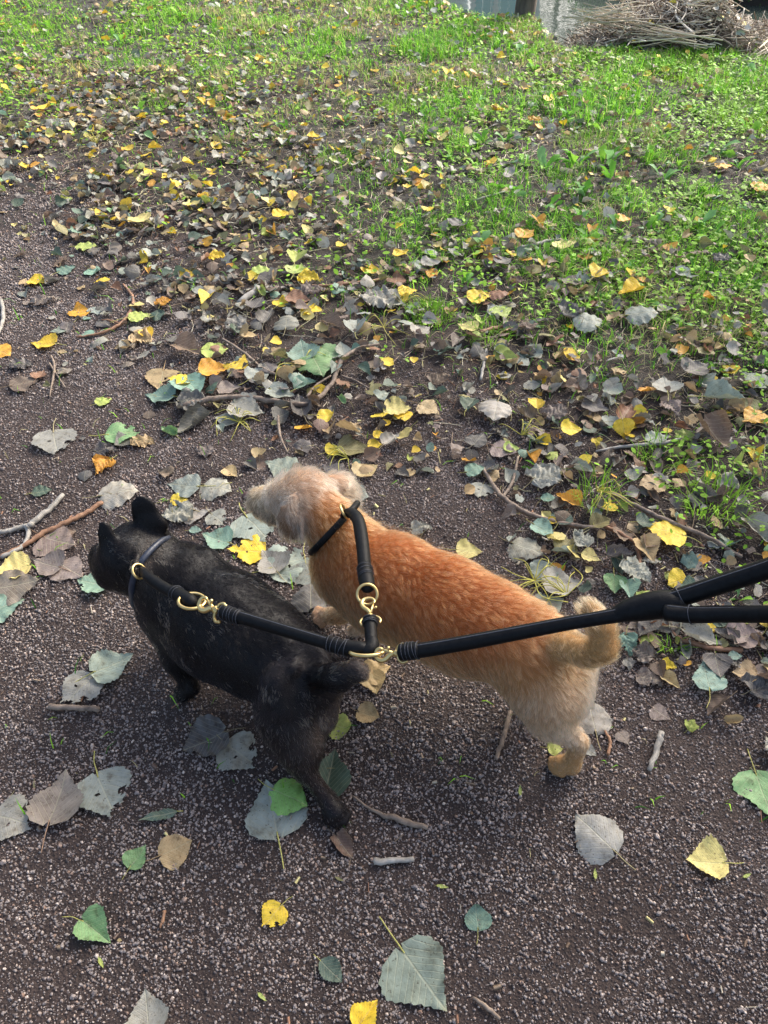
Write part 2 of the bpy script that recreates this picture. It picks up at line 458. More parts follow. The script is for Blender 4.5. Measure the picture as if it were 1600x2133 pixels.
# ------------------------------------------------------------------ gravel: tens of thousands of small stones
def pebble_mesh(seed):
    r = np.random.default_rng(seed)
    bm = bmesh.new(); bmesh.ops.create_icosphere(bm, subdivisions=1, radius=1.0)
    s = np.array([1, r.uniform(0.65, 0.95), r.uniform(0.5, 0.8)])
    for v in bm.verts:
        k = 1 + r.uniform(-0.2, 0.16); v.co = Vector([v.co[i] * s[i] * k for i in range(3)])
    me = bpy.data.meshes.new('pebble'); bm.to_mesh(me); bm.free()
    me.materials.append(M_PEB)
    me.polygons.foreach_set('use_smooth', np.full(len(me.polygons), seed % 3 == 0))
    return me
peb_col = bpy.data.collections.new('pebble_kinds')
for i in range(7):
    peb_col.objects.link(bpy.data.objects.new('pebble', pebble_mesh(i)))
def scatter_gravel():
    n = 900000
    x = rng.uniform(-2.4, 2.4, n); y = rng.uniform(0.12, 4.4, n)
    u, v = project(x, y, 0 * x); s = sdist(x, y)
    far = smooth(1.5, 3.2, y)
    keep = (u > -520) & (u < 2120) & (v < 2600) & (s < 0.6) & ((rng.random(n) < .6) | ((u > -60) & (u < 1660) & (v < 2200))) & (rng.random(n) < 1 - .62 * far)
    x, y, s, far = x[keep], y[keep], s[keep], far[keep]
    dens = 1 - smooth(0.0, 0.55, s)
    patch = smooth(0.38, 0.52, fbm(x * 4.5, y * 4.5, 40, 4))
    fine = smooth(0.3, 0.55, fbm(x * 26, y * 26, 47, 2))
    keep = rng.random(len(x)) < dens * (0.50 + 0.50 * patch) * (0.5 + 0.5 * fine)
    x, y, far = x[keep], y[keep], far[keep]
    r = 0.0013 + 0.0026 * rng.random(len(x)) ** 1.5 + (rng.random(len(x)) < 0.015) * 0.002
    r = r * (1 + 0.5 * far)
    z = H(x, y) + r * 0.3
    # grit between the stones
    m = 420000
    gx_ = rng.uniform(-2.0, 2.0, m); gy_ = rng.uniform(0.12, 3.0, m); u, v = project(gx_, gy_, 0 * gx_); gs = sdist(gx_, gy_)
    k = (u > -60) & (u < 1660) & (v < 2250) & (gs < 0.35) & (rng.random(m) < (1 - .7 * smooth(1.2, 2.6, gy_)) * (.60 + .40 * smooth(0.36, 0.50, fbm(gx_ * 4.5, gy_ * 4.5, 40, 4))))
    gx_, gy_ = gx_[k], gy_[k]; gr = rng.uniform(.0007, .0016, len(gx_)) * (1 + .5 * smooth(1.2, 2.6, gy_))
    return np.vstack([np.stack([x, y, z], -1), np.stack([gx_, gy_, H(gx_, gy_) + gr * .3], -1)]), np.concatenate([r, gr])
gpnt, grad = scatter_gravel()
print('pebbles', len(gpnt))
me = bpy.data.meshes.new('gravel')
me.vertices.add(len(gpnt)); me.vertices.foreach_set('co', gpnt.astype(np.float32).ravel())
at_r = me.attributes.new('rad', 'FLOAT', 'POINT'); at_r.data.foreach_set('value', grad.astype(np.float32))
at_q = me.attributes.new('rot', 'FLOAT_VECTOR', 'POINT'); at_q.data.foreach_set('vector', rng.uniform(0, 6.28, (len(gpnt), 3)).astype(np.float32).ravel())
gravel = obj('gravel', me); tag(gravel, 'fine grey and brown gravel covering the path', 'gravel', kind='stuff')
ng = bpy.data.node_groups.new('gravel_scatter', 'GeometryNodeTree')
ng.interface.new_socket('Geometry', in_out='INPUT', socket_type='NodeSocketGeometry')
ng.interface.new_socket('Geometry', in_out='OUTPUT', socket_type='NodeSocketGeometry')
gi = ng.nodes.new('NodeGroupInput'); go = ng.nodes.new('NodeGroupOutput')
ci = ng.nodes.new('GeometryNodeCollectionInfo'); ci.inputs['Collection'].default_value = peb_col
ci.inputs['Separate Children'].default_value = True; ci.inputs['Reset Children'].default_value = True
iop = ng.nodes.new('GeometryNodeInstanceOnPoints'); iop.inputs['Pick Instance'].default_value = True
def nattr(name, typ):
    q = ng.nodes.new('GeometryNodeInputNamedAttribute'); q.data_type = typ; q.inputs[0].default_value = name; return q
qa = nattr('rad', 'FLOAT'); qb = nattr('rot', 'FLOAT_VECTOR')
ng.links.new(gi.outputs[0], iop.inputs['Points']); ng.links.new(ci.outputs[0], iop.inputs['Instance'])
ng.links.new(qa.outputs[0], iop.inputs['Scale'])
e2r = ng.nodes.new('FunctionNodeEulerToRotation'); ng.links.new(qb.outputs[0], e2r.inputs[0]); ng.links.new(e2r.outputs[0], iop.inputs['Rotation'])
ng.links.new(iop.outputs[0], go.inputs[0])
md = gravel.modifiers.new('scatter', 'NODES'); md.node_group = ng

# ------------------------------------------------------------------ grass, as one mass
def patchwise(x, y, seed=60): return fbm(x * 1.7, y * 1.7, seed, 4)
def green_amount(x, y):
    """how much turf grows at x, y: bare and leafy near the path, thick towards the canal and to the right"""
    u, v = project(x, y, np.zeros_like(x))
    s = sdist(x, y)
    a = smooth(0.15, 1.7, s)
    a = a * (0.35 + 0.9 * smooth(600, 1500, u)) + 0.34 * smooth(420, 120, v) * smooth(0, 500, u)
    a = a + 0.24 * smooth(330, 60, v)
    n = patchwise(x, y)
    n2 = fbm(x * 6, y * 6, 66, 3)
    a = a * (1 - .45 * smooth(1000, 350, u)) * (1 - .5 * smooth(900, 500, u) * smooth(.56, .46, fbm(x * 1.6 + 31, y * 1.6, 58, 3)))
    return np.clip(a + .16 * smooth(.4, 1.4, s), 0, 1.3) * smooth(0.36, 0.58, n * 0.6 + n2 * 0.4 + 0.03) * (0.25 + 0.75 * smooth(.36, .52, fbm(x * 3.1 + 9, y * 3.1, 69, 3)))
def blades(x, y, h, w, az, lean, cols, zoff=0.0):
    n = len(x); z = H(x, y) - 0.002 + zoff
    d = np.stack([np.cos(az), np.sin(az)], -1)
    sx = -d[:, 1]; sy = d[:, 0]
    V = np.empty((n, 5, 3)); 
    for k, (tt, ww) in enumerate(((0, 1.0), (0.55, 0.85))):
        out = lean * h * tt ** 1.7; zz = z + h * tt * (1 - 0.25 * lean * tt)
        cx = x + d[:, 0] * out; cy = y + d[:, 1] * out
        V[:, 2 * k] = np.stack([cx - sx * w * ww / 2, cy - sy * w * ww / 2, zz], -1)
        V[:, 2 * k + 1] = np.stack([cx + sx * w * ww / 2, cy + sy * w * ww / 2, zz], -1)
    out = lean * h
    V[:, 4] = np.stack([x + d[:, 0] * out, y + d[:, 1] * out, z + h * (1 - 0.45 * lean)], -1)
    b0 = (np.arange(n) * 5)[:, None]
    F = np.concatenate([b0 + [0, 1, 3], b0 + [0, 3, 2], b0 + [2, 3, 4]], 0)
    shade = np.array([0.75, 0.75, 1, 1, 1.05])
    C = np.clip(cols[:, None, :] * np.ones((1, 5, 1)), 0, 1)
    return V.reshape(-1, 3), F, C.reshape(-1, 3)
def grass():
    n = 620000
    x = rng.uniform(-5.2, 4.6, n); y = rng.uniform(0.5, 8.6, n)
    u, v = project(x, y, 0 * x)
    keep = (y < edge1(x) + 0.1) & (u > -250) & (u < 1850) & (v < 1700) & (v > -130)
    x = x[keep]; y = y[keep]
    ga = green_amount(x, y)
    k = rng.random(len(x)) < ga * 1.15 + 0.015
    x = x[k]; y = y[k]; ga = ga[k]
    # drawn together into small tufts
    q = 0.05; tx = np.round(x / q + rng.normal(0, .2, len(x))) * q; ty = np.round(y / q + rng.normal(0, .2, len(x))) * q
    jx = (fbm(tx * 40, ty * 40, 90, 1) - .5) * 0.06; jy = (fbm(tx * 40, ty * 40, 91, 1) - .5) * 0.06
    f = 0.55
    x = x * (1 - f) + (tx + jx) * f; y = y * (1 - f) + (ty + jy) * f
    m = len(x)
    hpat = fbm(x * 2.5, y * 2.5, 70, 3)
    h = (0.018 + 0.050 * rng.random(m)) * (0.55 + 0.9 * hpat) * (0.75 + 0.6 * np.clip(ga, 0, 1))
    w = rng.uniform(0.0016, 0.0036, m) * (1 + 0.25 * (y > 4))
    dry = smooth(0.50, 0.62, fbm(x * 2.0, y * 2.0, 75, 4)) * 0.5 + 0.10
    isdry = rng.random(m) < dry
    g1 = np.array([0.19, 0.50, 0.035]); g2 = np.array([0.38, 0.74, 0.06]); g3 = np.array([0.06, 0.22, 0.03]); d1 = np.array([0.52, 0.46, 0.24])
    r = rng.random((m, 1)); col = np.where(r < 0.5, g1, np.where(r < 0.78, g2, g3))
    col = np.where(isdry[:, None], d1 * rng.uniform(0.6, 1.3, (m, 1)), col) * rng.uniform(0.55, 1.3, (m, 1))
    V, F, C = blades(x, y, h, w, rng.uniform(0, 6.28, m), rng.uniform(0.2, 1.3, m), col)
    print('grass blades', m)
    tag(obj('grass', mesh_from('grass', V, F, M_GRASS, False, col=C)), 'short green and straw coloured grass between path and water', 'grass', kind='stuff')
    # grass on the far bank
    m = 26000
    x = rng.uniform(-4, 7, m); y = edge2(x) + rng.uniform(-0.15, 3.0, m)
    col = np.where(rng.random((m, 1)) < 0.8, np.array([0.07, 0.17, 0.035]), np.array([0.13, 0.24, 0.05])) * rng.uniform(0.7, 1.2, (m, 1))
    V, F, C = blades(x, y, rng.uniform(0.03, 0.09, m), rng.uniform(0.010, 0.016, m), rng.uniform(0, 6.28, m), rng.uniform(0.2, 1.0, m), col)
    tag(obj('far_grass', mesh_from('far_grass', V, F, M_GRASS, False, col=C)), 'dark green grass growing on the far bank of the canal', 'grass', kind='stuff')
grass()

def hand_tufts():
    """thicker tufts that stand out one by one"""
    V0 = []; F0 = []; C0 = []; o = 0
    spots = [(893, 655, .10, 300, .05), (835, 225, .16, 260, .07), (330, 215, .12, 120, .06), (60, 60, .3, 350, .07), (1560, 250, .3, 800, .08), (1480, 160, .35, 700, .08),
             (1240, 1040, .07, 60, .09), (1480, 1060, .10, 120, .10), (1380, 960, .09, 90, .07), (1010, 700, .10, 120, .06), (1230, 300, .2, 300, .07), (700, 330, .15, 160, .05),
             (1395, 1350, .03, 22, .06), (1560, 690, .12, 120, .05), (1300, 540, .1, 90, .05), (960, 160, .3, 300, .06), (620, 60, .4, 350, .06), (1160, 130, .25, 300, .05), (1040, 60, .14, 160, .06), (1085, 62, .10, 100, .06), (1330, 150, .4, 500, .08)]
    for (u, v, R, n, h) in spots:
        p, t = gp(u, v)
        a = rng.uniform(0, 6.28, n); r = R * np.sqrt(rng.random(n)) * 0.8
        x = p[0] + r * np.cos(a); y = p[1] + r * np.sin(a)
        col = np.array([0.20, 0.42, 0.04]) * rng.uniform(0.7, 1.4, (n, 1)) + np.array([0.05, 0.02, 0]) * rng.random((n, 1))
        V, F, C = blades(x, y, h * rng.uniform(0.5, 1.1, n), rng.uniform(0.0018, 0.0034, n), a + rng.normal(0, .9, n), rng.uniform(0.3, 1.0, n), col)
        V0.append(V); F0.append(F + o); C0.append(C); o += len(V)
    V = np.vstack(V0); F = np.vstack(F0); C = np.vstack(C0)
    tag(obj('long_grass', mesh_from('long_grass', V, F, M_GRASS, False, col=C)), 'longer bright green grass tufts along the bank and in the litter', 'grass', kind='stuff')
hand_tufts()

def ground_cover():
    """chickweed and clover: little rounded leaves close to the soil"""
    n = 190000
    x = rng.uniform(-4, 4.2, n); y = rng.uniform(0.8, 7.5, n)
    u, v = project(x, y, 0 * x)
    s = sdist(x, y)
    a = smooth(0.15, 0.9, s) * (0.16 + smooth(800, 1300, u)) * smooth(0.44, 0.60, fbm(x * 3.3, y * 3.3, 120, 3))
    a = a + 0.45 * smooth(300, 50, v) * smooth(0.5, 0.6, fbm(x * 2.3, y * 2.3, 125, 3))
    keep = (rng.random(n) < a) & (u > -150) & (u < 1750) & (y < edge1(x) - 0.05) & (v < 1300)
    x = x[keep]; y = y[keep]; m = len(x)
    q = 0.035
    x = x * 0.5 + np.round(x / q) * q * 0.5; y = y * 0.5 + np.round(y / q) * q * 0.5
    z = H(x, y) + rng.uniform(0.004, 0.045, m)
    az = rng.uniform(0, 6.28, m); L = rng.uniform(0.007, 0.022, m) * (1 + .8 * smooth(1.8, 3.2, y) * rng.random(m)); W = L * 0.62
    d = np.stack([np.cos(az), np.sin(az), rng.uniform(-.3, .6, m)], -1); s2 = np.stack([-np.sin(az), np.cos(az), rng.uniform(-.3, .3, m)], -1)
    c = np.stack([x, y, z], -1)
    V = np.empty((m, 6, 3))
    for k, (a_, b_) in enumerate(((-1, 0), (-.35, -.9), (.45, -.8), (1, 0), (.45, .8), (-.35, .9))):
        V[:, k] = c + d * (L * a_ / 2)[:, None] + s2 * (W * b_ / 2)[:, None]
    b0 = (np.arange(m) * 6)[:, None]
    F = np.concatenate([b0 + [0, 1, 2, 3], b0 + [0, 3, 4, 5]], 0)
    col = np.array([0.27, 0.52, 0.045]) * rng.uniform(0.45, 1.3, (m, 1)) + np.array([0.04, 0.03, 0.01]) * rng.random((m, 1))
    C = np.repeat(col, 6, 0)
    print('ground cover', m)
    tag(obj('ground_cover', mesh_from('ground_cover', V.reshape(-1, 3), F, M_WEED, False, col=C)), 'small round leaved green weeds close to the soil', 'weeds', kind='stuff')
ground_cover()

# ------------------------------------------------------------------ fallen leaves
US = np.array([0, .02, .06, .12, .2, .3, .4, .5, .6, .7, .8, .88, .94, 1.0])
PROFILES = {
    'poplar': np.array([.05, .22, .36, .46, .52, .53, .49, .42, .33, .23, .14, .085, .045, .004]),
    'round': np.array([.06, .24, .37, .47, .53, .55, .54, .50, .43, .34, .24, .15, .08, .004]),
    'oval': np.array([.03, .09, .15, .22, .29, .34, .36, .35, .32, .26, .18, .12, .06, .004]),
    'lance': np.array([.015, .03, .06, .09, .12, .145, .15, .14, .125, .10, .07, .045, .02, .003]),
}
def blade_mesh(name, prof, form, seed, nu=20, nv=6, mat=None):
    """a leaf blade one unit long, base at the origin, tip along +x"""
    r = np.random.default_rng(seed)
    u = np.linspace(0, 1, nu + 1); w = np.interp(u, US, PROFILES[prof])
    teeth = 0.018 * ((np.arange(nu + 1) % 2) * 2 - 1) * (w > 0.1)
    w = w * (1 + r.normal(0, 0.025, nu + 1)) + teeth * (nu > 10)
    v = np.linspace(-1, 1, nv * 2 + 1)
    U, Vv = np.meshgrid(u, v, indexing='ij'); W = w[:, None] * np.ones_like(Vv)
    y = Vv * W
    asym = 1 + 0.08 * r.normal()
    y = np.where(y > 0, y * asym, y / asym)
    x = U - 0.10 * np.abs(Vv) ** 2 * (U < 0.25) * (1 - U * 4) * (prof in ('poplar', 'round'))
    # gentle relief: midrib groove and ruffles
    z = 0.03 * np.abs(Vv) * W / 0.5
    fr = r.uniform(2, 4); ph = r.uniform(0, 6.28)
    z = z + 0.030 * np.sin(x * 6.28 * fr + ph + Vv * 2) * np.abs(Vv) ** 1.5
    z = z + 0.085 * (fbm(x * 3 + seed, y * 3, seed, 3) - 0.5)
    if form == 'cup': z = z + 0.55 * y ** 2 + 0.28 * (x - .45) ** 2
    if form == 'dome': z = z - 0.55 * y ** 2 - 0.32 * (x - .5) ** 2
    if form == 'fold':
        ang = math.radians(r.uniform(38, 58)); z = z + np.abs(y) * math.tan(ang) * .6; y = y * 0.82
    if form == 'half':      # one side folded over
        f = y > 0.02; z = np.where(f, z + 0.03 + (y) * .9, z); y = np.where(f, y * 0.45, y)
    if form == 'curl':
        k = r.uniform(3.2, 4.6); s0 = y; R = 1 / k
        y = R * np.sin(s0 * k); z = z + R * (1 - np.cos(s0 * k)); z = z + 0.25 * (x - .5) ** 2
    if form == 'tip':
        k = 3.4; s0 = np.clip(x - .45, 0, 1); x = np.minimum(x, .45) + np.sin(s0 * k) / k; z = z + (1 - np.cos(s0 * k)) / k
    if form == 'crumple':
        z = z + 0.30 * (fbm(x * 3.5 + 3 * seed, y * 3.5, seed + 5, 3) - 0.35) + 0.5 * y ** 2 * r.uniform(-.6, 1)
        y = y * (0.82 + 0.12 * np.sin(x * 9 + seed)); x = x * 0.93 + 0.05 * np.sin(y * 11)
        z = z + 0.05 * np.sin((x - 0.9 * np.abs(y)) * 40)
    V = np.stack([x, y, z], -1).reshape(-1, 3)
    m = nv * 2 + 1; F = []
    bites = []
    if form in ('torn', 'crumple') or seed % 10 == 3:
        for _ in range(r.integers(2, 5) if form == 'torn' else 1):
            bu = r.uniform(.15, .95); sd = r.choice([-1, 1]); bites.append((bu, sd * np.interp(bu, US, PROFILES[prof]) * r.uniform(.75, 1.1), r.uniform(.07, .17 if form == 'torn' else .10)))
        if form == 'torn': bites.append((r.uniform(.3, .7), r.uniform(-.2, .2), r.uniform(.03, .055)))
    base = np.stack([U, Vv * W], -1).reshape(-1, 2)
    for i in range(nu):
        for j in range(nv * 2):
            q = (i * m + j, i * m + j + 1, (i + 1) * m + j + 1, (i + 1) * m + j)
            c = base[list(q)].mean(0)
            if any((c[0] - a) ** 2 + (c[1] - b_) ** 2 < rr ** 2 for a, b_, rr in bites): continue
            F.append(q)
    uv = np.stack([U, Vv * W + 0.5], -1).reshape(-1, 2)
    V[:, 2] -= np.percentile(V[:, 2], 8)
    return V, F, uv
KINDS = {}
def kind(key, prof, form, seed, stalk=0.55, bend=0.0):
    V, F, uv = blade_mesh(key, prof, form, seed)
    me = mesh_from('leaf_blade', V, F, M_LEAF, True, uv=uv)
    L = stalk; rr = np.random.default_rng(seed + 99)
    a = rr.uniform(-.5, .5)
    z0 = V[(len(V) // 21) * 0 + 6][2]
    pts = catmull([(0.03, 0, z0 + .006), (-0.2 * L, 0.08 * a, z0 * .5 + .02), (-0.6 * L, 0.3 * a * L, .015), (-L, 0.8 * a * L, .008)], 4)
    sv, sf = tube(pts, np.linspace(.013, .010, len(pts)), 5)
    sm = mesh_from('leaf_stalk', sv, sf, None, True)
    KINDS.setdefault(key, []).append((me, sm, (V, F, uv)))
for s in range(4):
    kind('flat', 'poplar', 'flat', 10 + s, .6 + .15 * s); kind('round', 'round', 'cup' if s % 2 else 'flat', 20 + s, .5)
for s in range(3):
    kind('cup', 'poplar', 'cup', 30 + s); kind('dome', 'round', 'dome', 40 + s); kind('fold', 'poplar', 'fold', 50 + s)
    kind('torn', 'poplar', 'torn', 60 + s); kind('curl', 'poplar', 'curl', 70 + s); kind('tip', 'poplar', 'tip', 80 + s)
    kind('half', 'round', 'half', 90 + s)
for s in range(5): kind('crumple', 'round' if s % 2 else 'poplar', 'crumple', 100 + s, .35)
kind('lance', 'lance', 'flat', 120, .12); kind('lance', 'lance', 'cup', 121, .12)
kind('oval', 'oval', 'cup', 122, .3); kind('oval', 'oval', 'flat', 123, .3)
PAL = {  # colour of the leaf itself, then the word for it
    'Y': ((0.78, 0.56, 0.045), 'yellow'), 'P': ((0.70, 0.60, 0.22), 'pale yellow'), 'O': ((0.70, 0.36, 0.045), 'orange yellow'),
    'L': ((0.42, 0.50, 0.12), 'lime green'), 'G': ((0.20, 0.36, 0.15), 'green'), 'T': ((0.22, 0.35, 0.27), 'bluish green'),
    'S': ((0.29, 0.33, 0.28), 'silvery green'), 'W': ((0.36, 0.35, 0.30), 'pale grey'), 'D': ((0.10, 0.15, 0.11), 'dark green'),
    'K': ((0.14, 0.13, 0.12), 'dark grey'), 'B': ((0.20, 0.14, 0.10), 'brown'), 'R': ((0.26, 0.13, 0.075), 'rusty brown'),
    'N': ((0.25, 0.20, 0.17), 'pinkish brown'), 'A': ((0.48, 0.35, 0.18), 'tan'), 'V': ((0.30, 0.60, 0.12), 'bright green'), 'E': ((0.26, 0.24, 0.10), 'olive'),
}
PAL['V'] = ((0.34, 0.66, 0.16), 'bright green')
STALKC = {'B': (0.25, 0.17, 0.10), 'N': (0.33, 0.2, 0.12), 'R': (0.3, .15, .08), 'A': (0.42, 0.27, 0.12), 'K': (.22, .18, .1), 'W': (.40, .33, .16)}
FORMW = {'flat': 'flat', 'round': 'rounded', 'cup': 'cupped', 'dome': 'arched', 'fold': 'folded', 'torn': 'torn', 'curl': 'curled', 'tip': 'curled-up', 'half': 'half-folded', 'crumple': 'crumpled', 'lance': 'narrow', 'oval': 'oval'}
# px, py, length in px, direction of the tip on screen (deg, 0 = right, 90 = away), colour, form
LV = """125 1663 112 75 N cup|225 1665 112 -70 S torn|38 1712 95 -20 W torn|332 1703 80 200 D lance|290 1785 50 60 G cup|370 1768 66 30 A round
203 1943 80 -45 G fold|565 1915 58 -120 Y torn|690 2025 62 -50 D oval|308 2106 84 95 W cup|766 2112 66 60 Y fold|884 2045 142 -60 S flat|1235 1738 98 130 W dome
1465 1798 78 175 P cup|992 1905 55 95 T tip|1590 1662 100 -75 G flat|718 1768 58 -60 B curl|566 1682 120 100 S flat|606 1666 80 -30 V dome|688 1612 104 80 D fold
425 1548 88 -150 K round|508 1578 90 -40 W torn|718 1518 58 -20 L tip|770 1492 46 -20 A round|786 1398 62 20 A flat|780 1428 56 -80 A cup|240 1386 82 30 S cup|160 1447 88 -130 W torn
14 1266 80 30 T flat|26 1190 66 200 P round|44 1222 88 10 N flat|128 1132 84 -20 N flat|98 1178 66 160 N cup|152 1192 70 -40 N flat|140 1116 40 30 B round
196 1217 70 170 T round|253 1033 76 10 W dome|214 978 54 -130 O crumple|88 1027 42 10 D oval|380 1014 66 170 S flat|456 1022 66 -20 W dome|376 1043 34 0 Y flat
364 1076 72 190 W crumple|412 1070 62 10 W torn|457 1086 46 -40 W torn|449 1125 62 160 T cup|408 1107 28 0 T oval|510 1150 74 180 Y torn
541 1108 100 -50 S torn|562 1172 68 120 W cup|612 1172 100 20 S torn|650 1206 76 -70 S flat|118 930 84 -80 W torn|264 906 72 10 G torn|303 925 50 -10 A crumple|226 944 50 0 K crumple
430 946 38 -100 N crumple|484 988 34 -40 A cup|581 974 66 160 S flat|219 838 32 30 L round|85 590 42 0 Y cup|90 719 52 175 Y cup|6 736 50 -30 O round|131 735 20 0 A oval|50 763 46 0 K crumple
56 800 56 20 B flat|86 783 32 60 R cup|166 649 42 80 O tip|102 630 52 10 N crumple|300 712 52 -30 A crumple|296 668 44 10 L flat|286 468 52 160 P cup|183 523 48 0 L oval
142 563 38 20 T flat|200 570 36 -30 T tip|344 636 38 60 O crumple|430 634 40 -120 Y fold|412 612 38 150 S flat|461 545 42 10 Y crumple|396 740 66 -20 B fold|452 738 52 10 L round
500 765 54 60 Y torn|452 780 60 10 O cup|332 829 62 170 T cup|406 818 70 -60 T cup|370 801 38 170 Y flat|336 796 70 -100 A torn|662 776 84 -70 G dome|632 742 66 100 T cup
690 746 52 -30 G flat|628 856 70 100 K curl|686 877 42 0 Y tip|398 888 78 -140 K curl|414 846 74 0 K crumple|520 866 72 -10 W cup|600 682 50 80 W dome|494 690 52 -100 W crumple
560 668 54 60 K curl|588 640 34 60 Y tip|626 637 52 0 R cup|655 656 42 0 Y flat|780 634 86 160 W crumple|742 690 54 80 S fold|622 570 46 60 L cup|652 592 54 0 Y crumple|546 576 50 10 L oval
618 545 48 80 L fold|1002 627 52 10 Y flat|1044 663 46 -60 L flat|1028 655 44 130 S flat|970 693 42 170 P cup|1040 625 40 0 R dome|836 540 36 30 Y cup|826 592 40 80 R tip
851 618 38 0 Y flat|1168 526 38 90 P round|1250 589 50 20 Y fold|1306 627 52 200 Y fold|1122 481 36 -60 O fold|1096 503 42 10 O cup|1297 467 32 -10 O flat|1392 450 30 80 Y fold|1586 406 42 10 O round
1507 354 34 0 O flat|1212 684 60 150 S dome|1336 675 62 0 S dome|1381 815 62 100 S cup|1512 841 78 -10 S fold|1562 880 56 -150 O flat|1366 925 54 20 S oval|1116 851 40 90 Y fold|1190 906 42 0 Y cup
830 862 54 0 P round|1030 872 66 -100 W dome|996 926 44 60 K round|896 864 48 -30 A flat|1240 935 26 -90 Y crumple|1400 866 50 -60 N crumple|1484 922 92 -50 B curl|1302 872 58 60 R curl
1052 947 52 -20 N flat|1066 943 32 0 L cup|990 990 38 10 T round|1002 1030 50 -100 W torn|1140 1002 82 30 W crumple|1350 1018 50 200 A round|1178 1050 52 150 O fold|1141 1048 34 0 T oval|1266 1060 32 80 Y torn
1224 1076 46 100 S half|1380 1118 74 170 Y round|980 1151 52 0 P cup|882 1105 46 0 W crumple|1130 1114 46 -30 T round|1230 1172 38 -20 P cup|1166 1189 34 0 O tip|1292 1166 58 20 K curl|1344 1160 64 -60 A fold
1172 1218 78 0 W cup|1276 1230 46 -90 G cup|1306 1242 50 -80 T fold|1326 1206 70 -40 W crumple|1576 1122 74 -40 W fold|1458 1338 76 -30 W curl|1552 1334 70 10 N cup|1465 1416 66 100 T flat
1490 1400 56 -80 K cup|1542 1414 48 170 A cup|1526 1377 30 0 T oval|1394 1392 32 -20 Y crumple|1398 1424 42 -40 A fold|1356 1422 54 -30 N crumple|1308 1390 30 -80 W crumple|1582 1440 66 30 K crumple
1230 1492 78 100 W dome|1160 1560 34 0 L torn|1226 1566 36 -40 S oval|1300 1541 32 -60 N flat|1378 1490 40 -40 N flat|1440 1511 34 60 L crumple|648 1246 70 90 K dome|742 1032 58 -20 S round
766 982 54 30 A cup|742 938 66 0 E cup|722 905 52 160 A half|816 926 46 40 W curl|792 914 26 0 Y flat|782 930 28 0 Y round|100 233 34 -10 Y tip|264 318 28 170 Y cup|328 316 28 0 Y fold|310 367 28 170 Y tip
562 426 34 100 P fold|590 456 36 0 Y cup|475 252 30 90 O tip|716 256 36 100 O fold|931 160 28 80 Y fold|398 434 34 100 P cup|656 293 26 0 Y cup|1040 240 30 0 Y fold|1115 262 30 0 O crumple
1150 1260 60 30 S cup|1205 1130 52 120 W crumple|1250 1100 48 30 E fold|1180 1140 50 60 E torn|1130 1200 60 -120 S flat|1345 1100 40 0 D cup|1100 1150 70 -30 W dome|700 940 38 20 Y cup|690 980 46 160 K flat|545 790 54 30 S cup
1100 690 44 60 B crumple|1195 665 58 10 K crumple|1090 870 50 120 B curl|1160 870 60 30 N crumple|1240 860 52 -30 K cup|980 850 46 60 D fold|920 800 50 30 B crumple|1450 780 60 20 K cup|1565 800 60 150 D flat
880 700 44 30 W cup|700 690 50 -30 B fold|660 620 52 10 N crumple|540 640 44 60 K cup|480 820 44 20 N cup|590 830 56 -20 S cup|640 810 50 30 T fold|470 880 52 160 S cup|560 780 44 -60 K dome
250 1960 10 0 A oval|1050 560 40 20 K cup|1180 600 44 160 N cup|1500 560 40 20 K crumple|1420 590 44 -20 S cup|900 560 40 10 W cup|960 480 40 20 K cup|1080 600 36 0 B crumple
922 1848 26 -10 L lance|1239 1822 24 90 L lance|547 2078 26 -50 L lance|212 2007 26 -70 L lance|1555 1825 22 30 L lance|708 1833 20 -30 E lance|1083 1648 24 90 L lance"""
LEAVES = []
for line in LV.split('\n'):
    for it in line.split('|'):
        a = it.split(); LEAVES.append(dict(u=float(a[0]), v=float(a[1]), L=float(a[2]), rot=float(a[3]), c=a[4], f=a[5], hand=True))
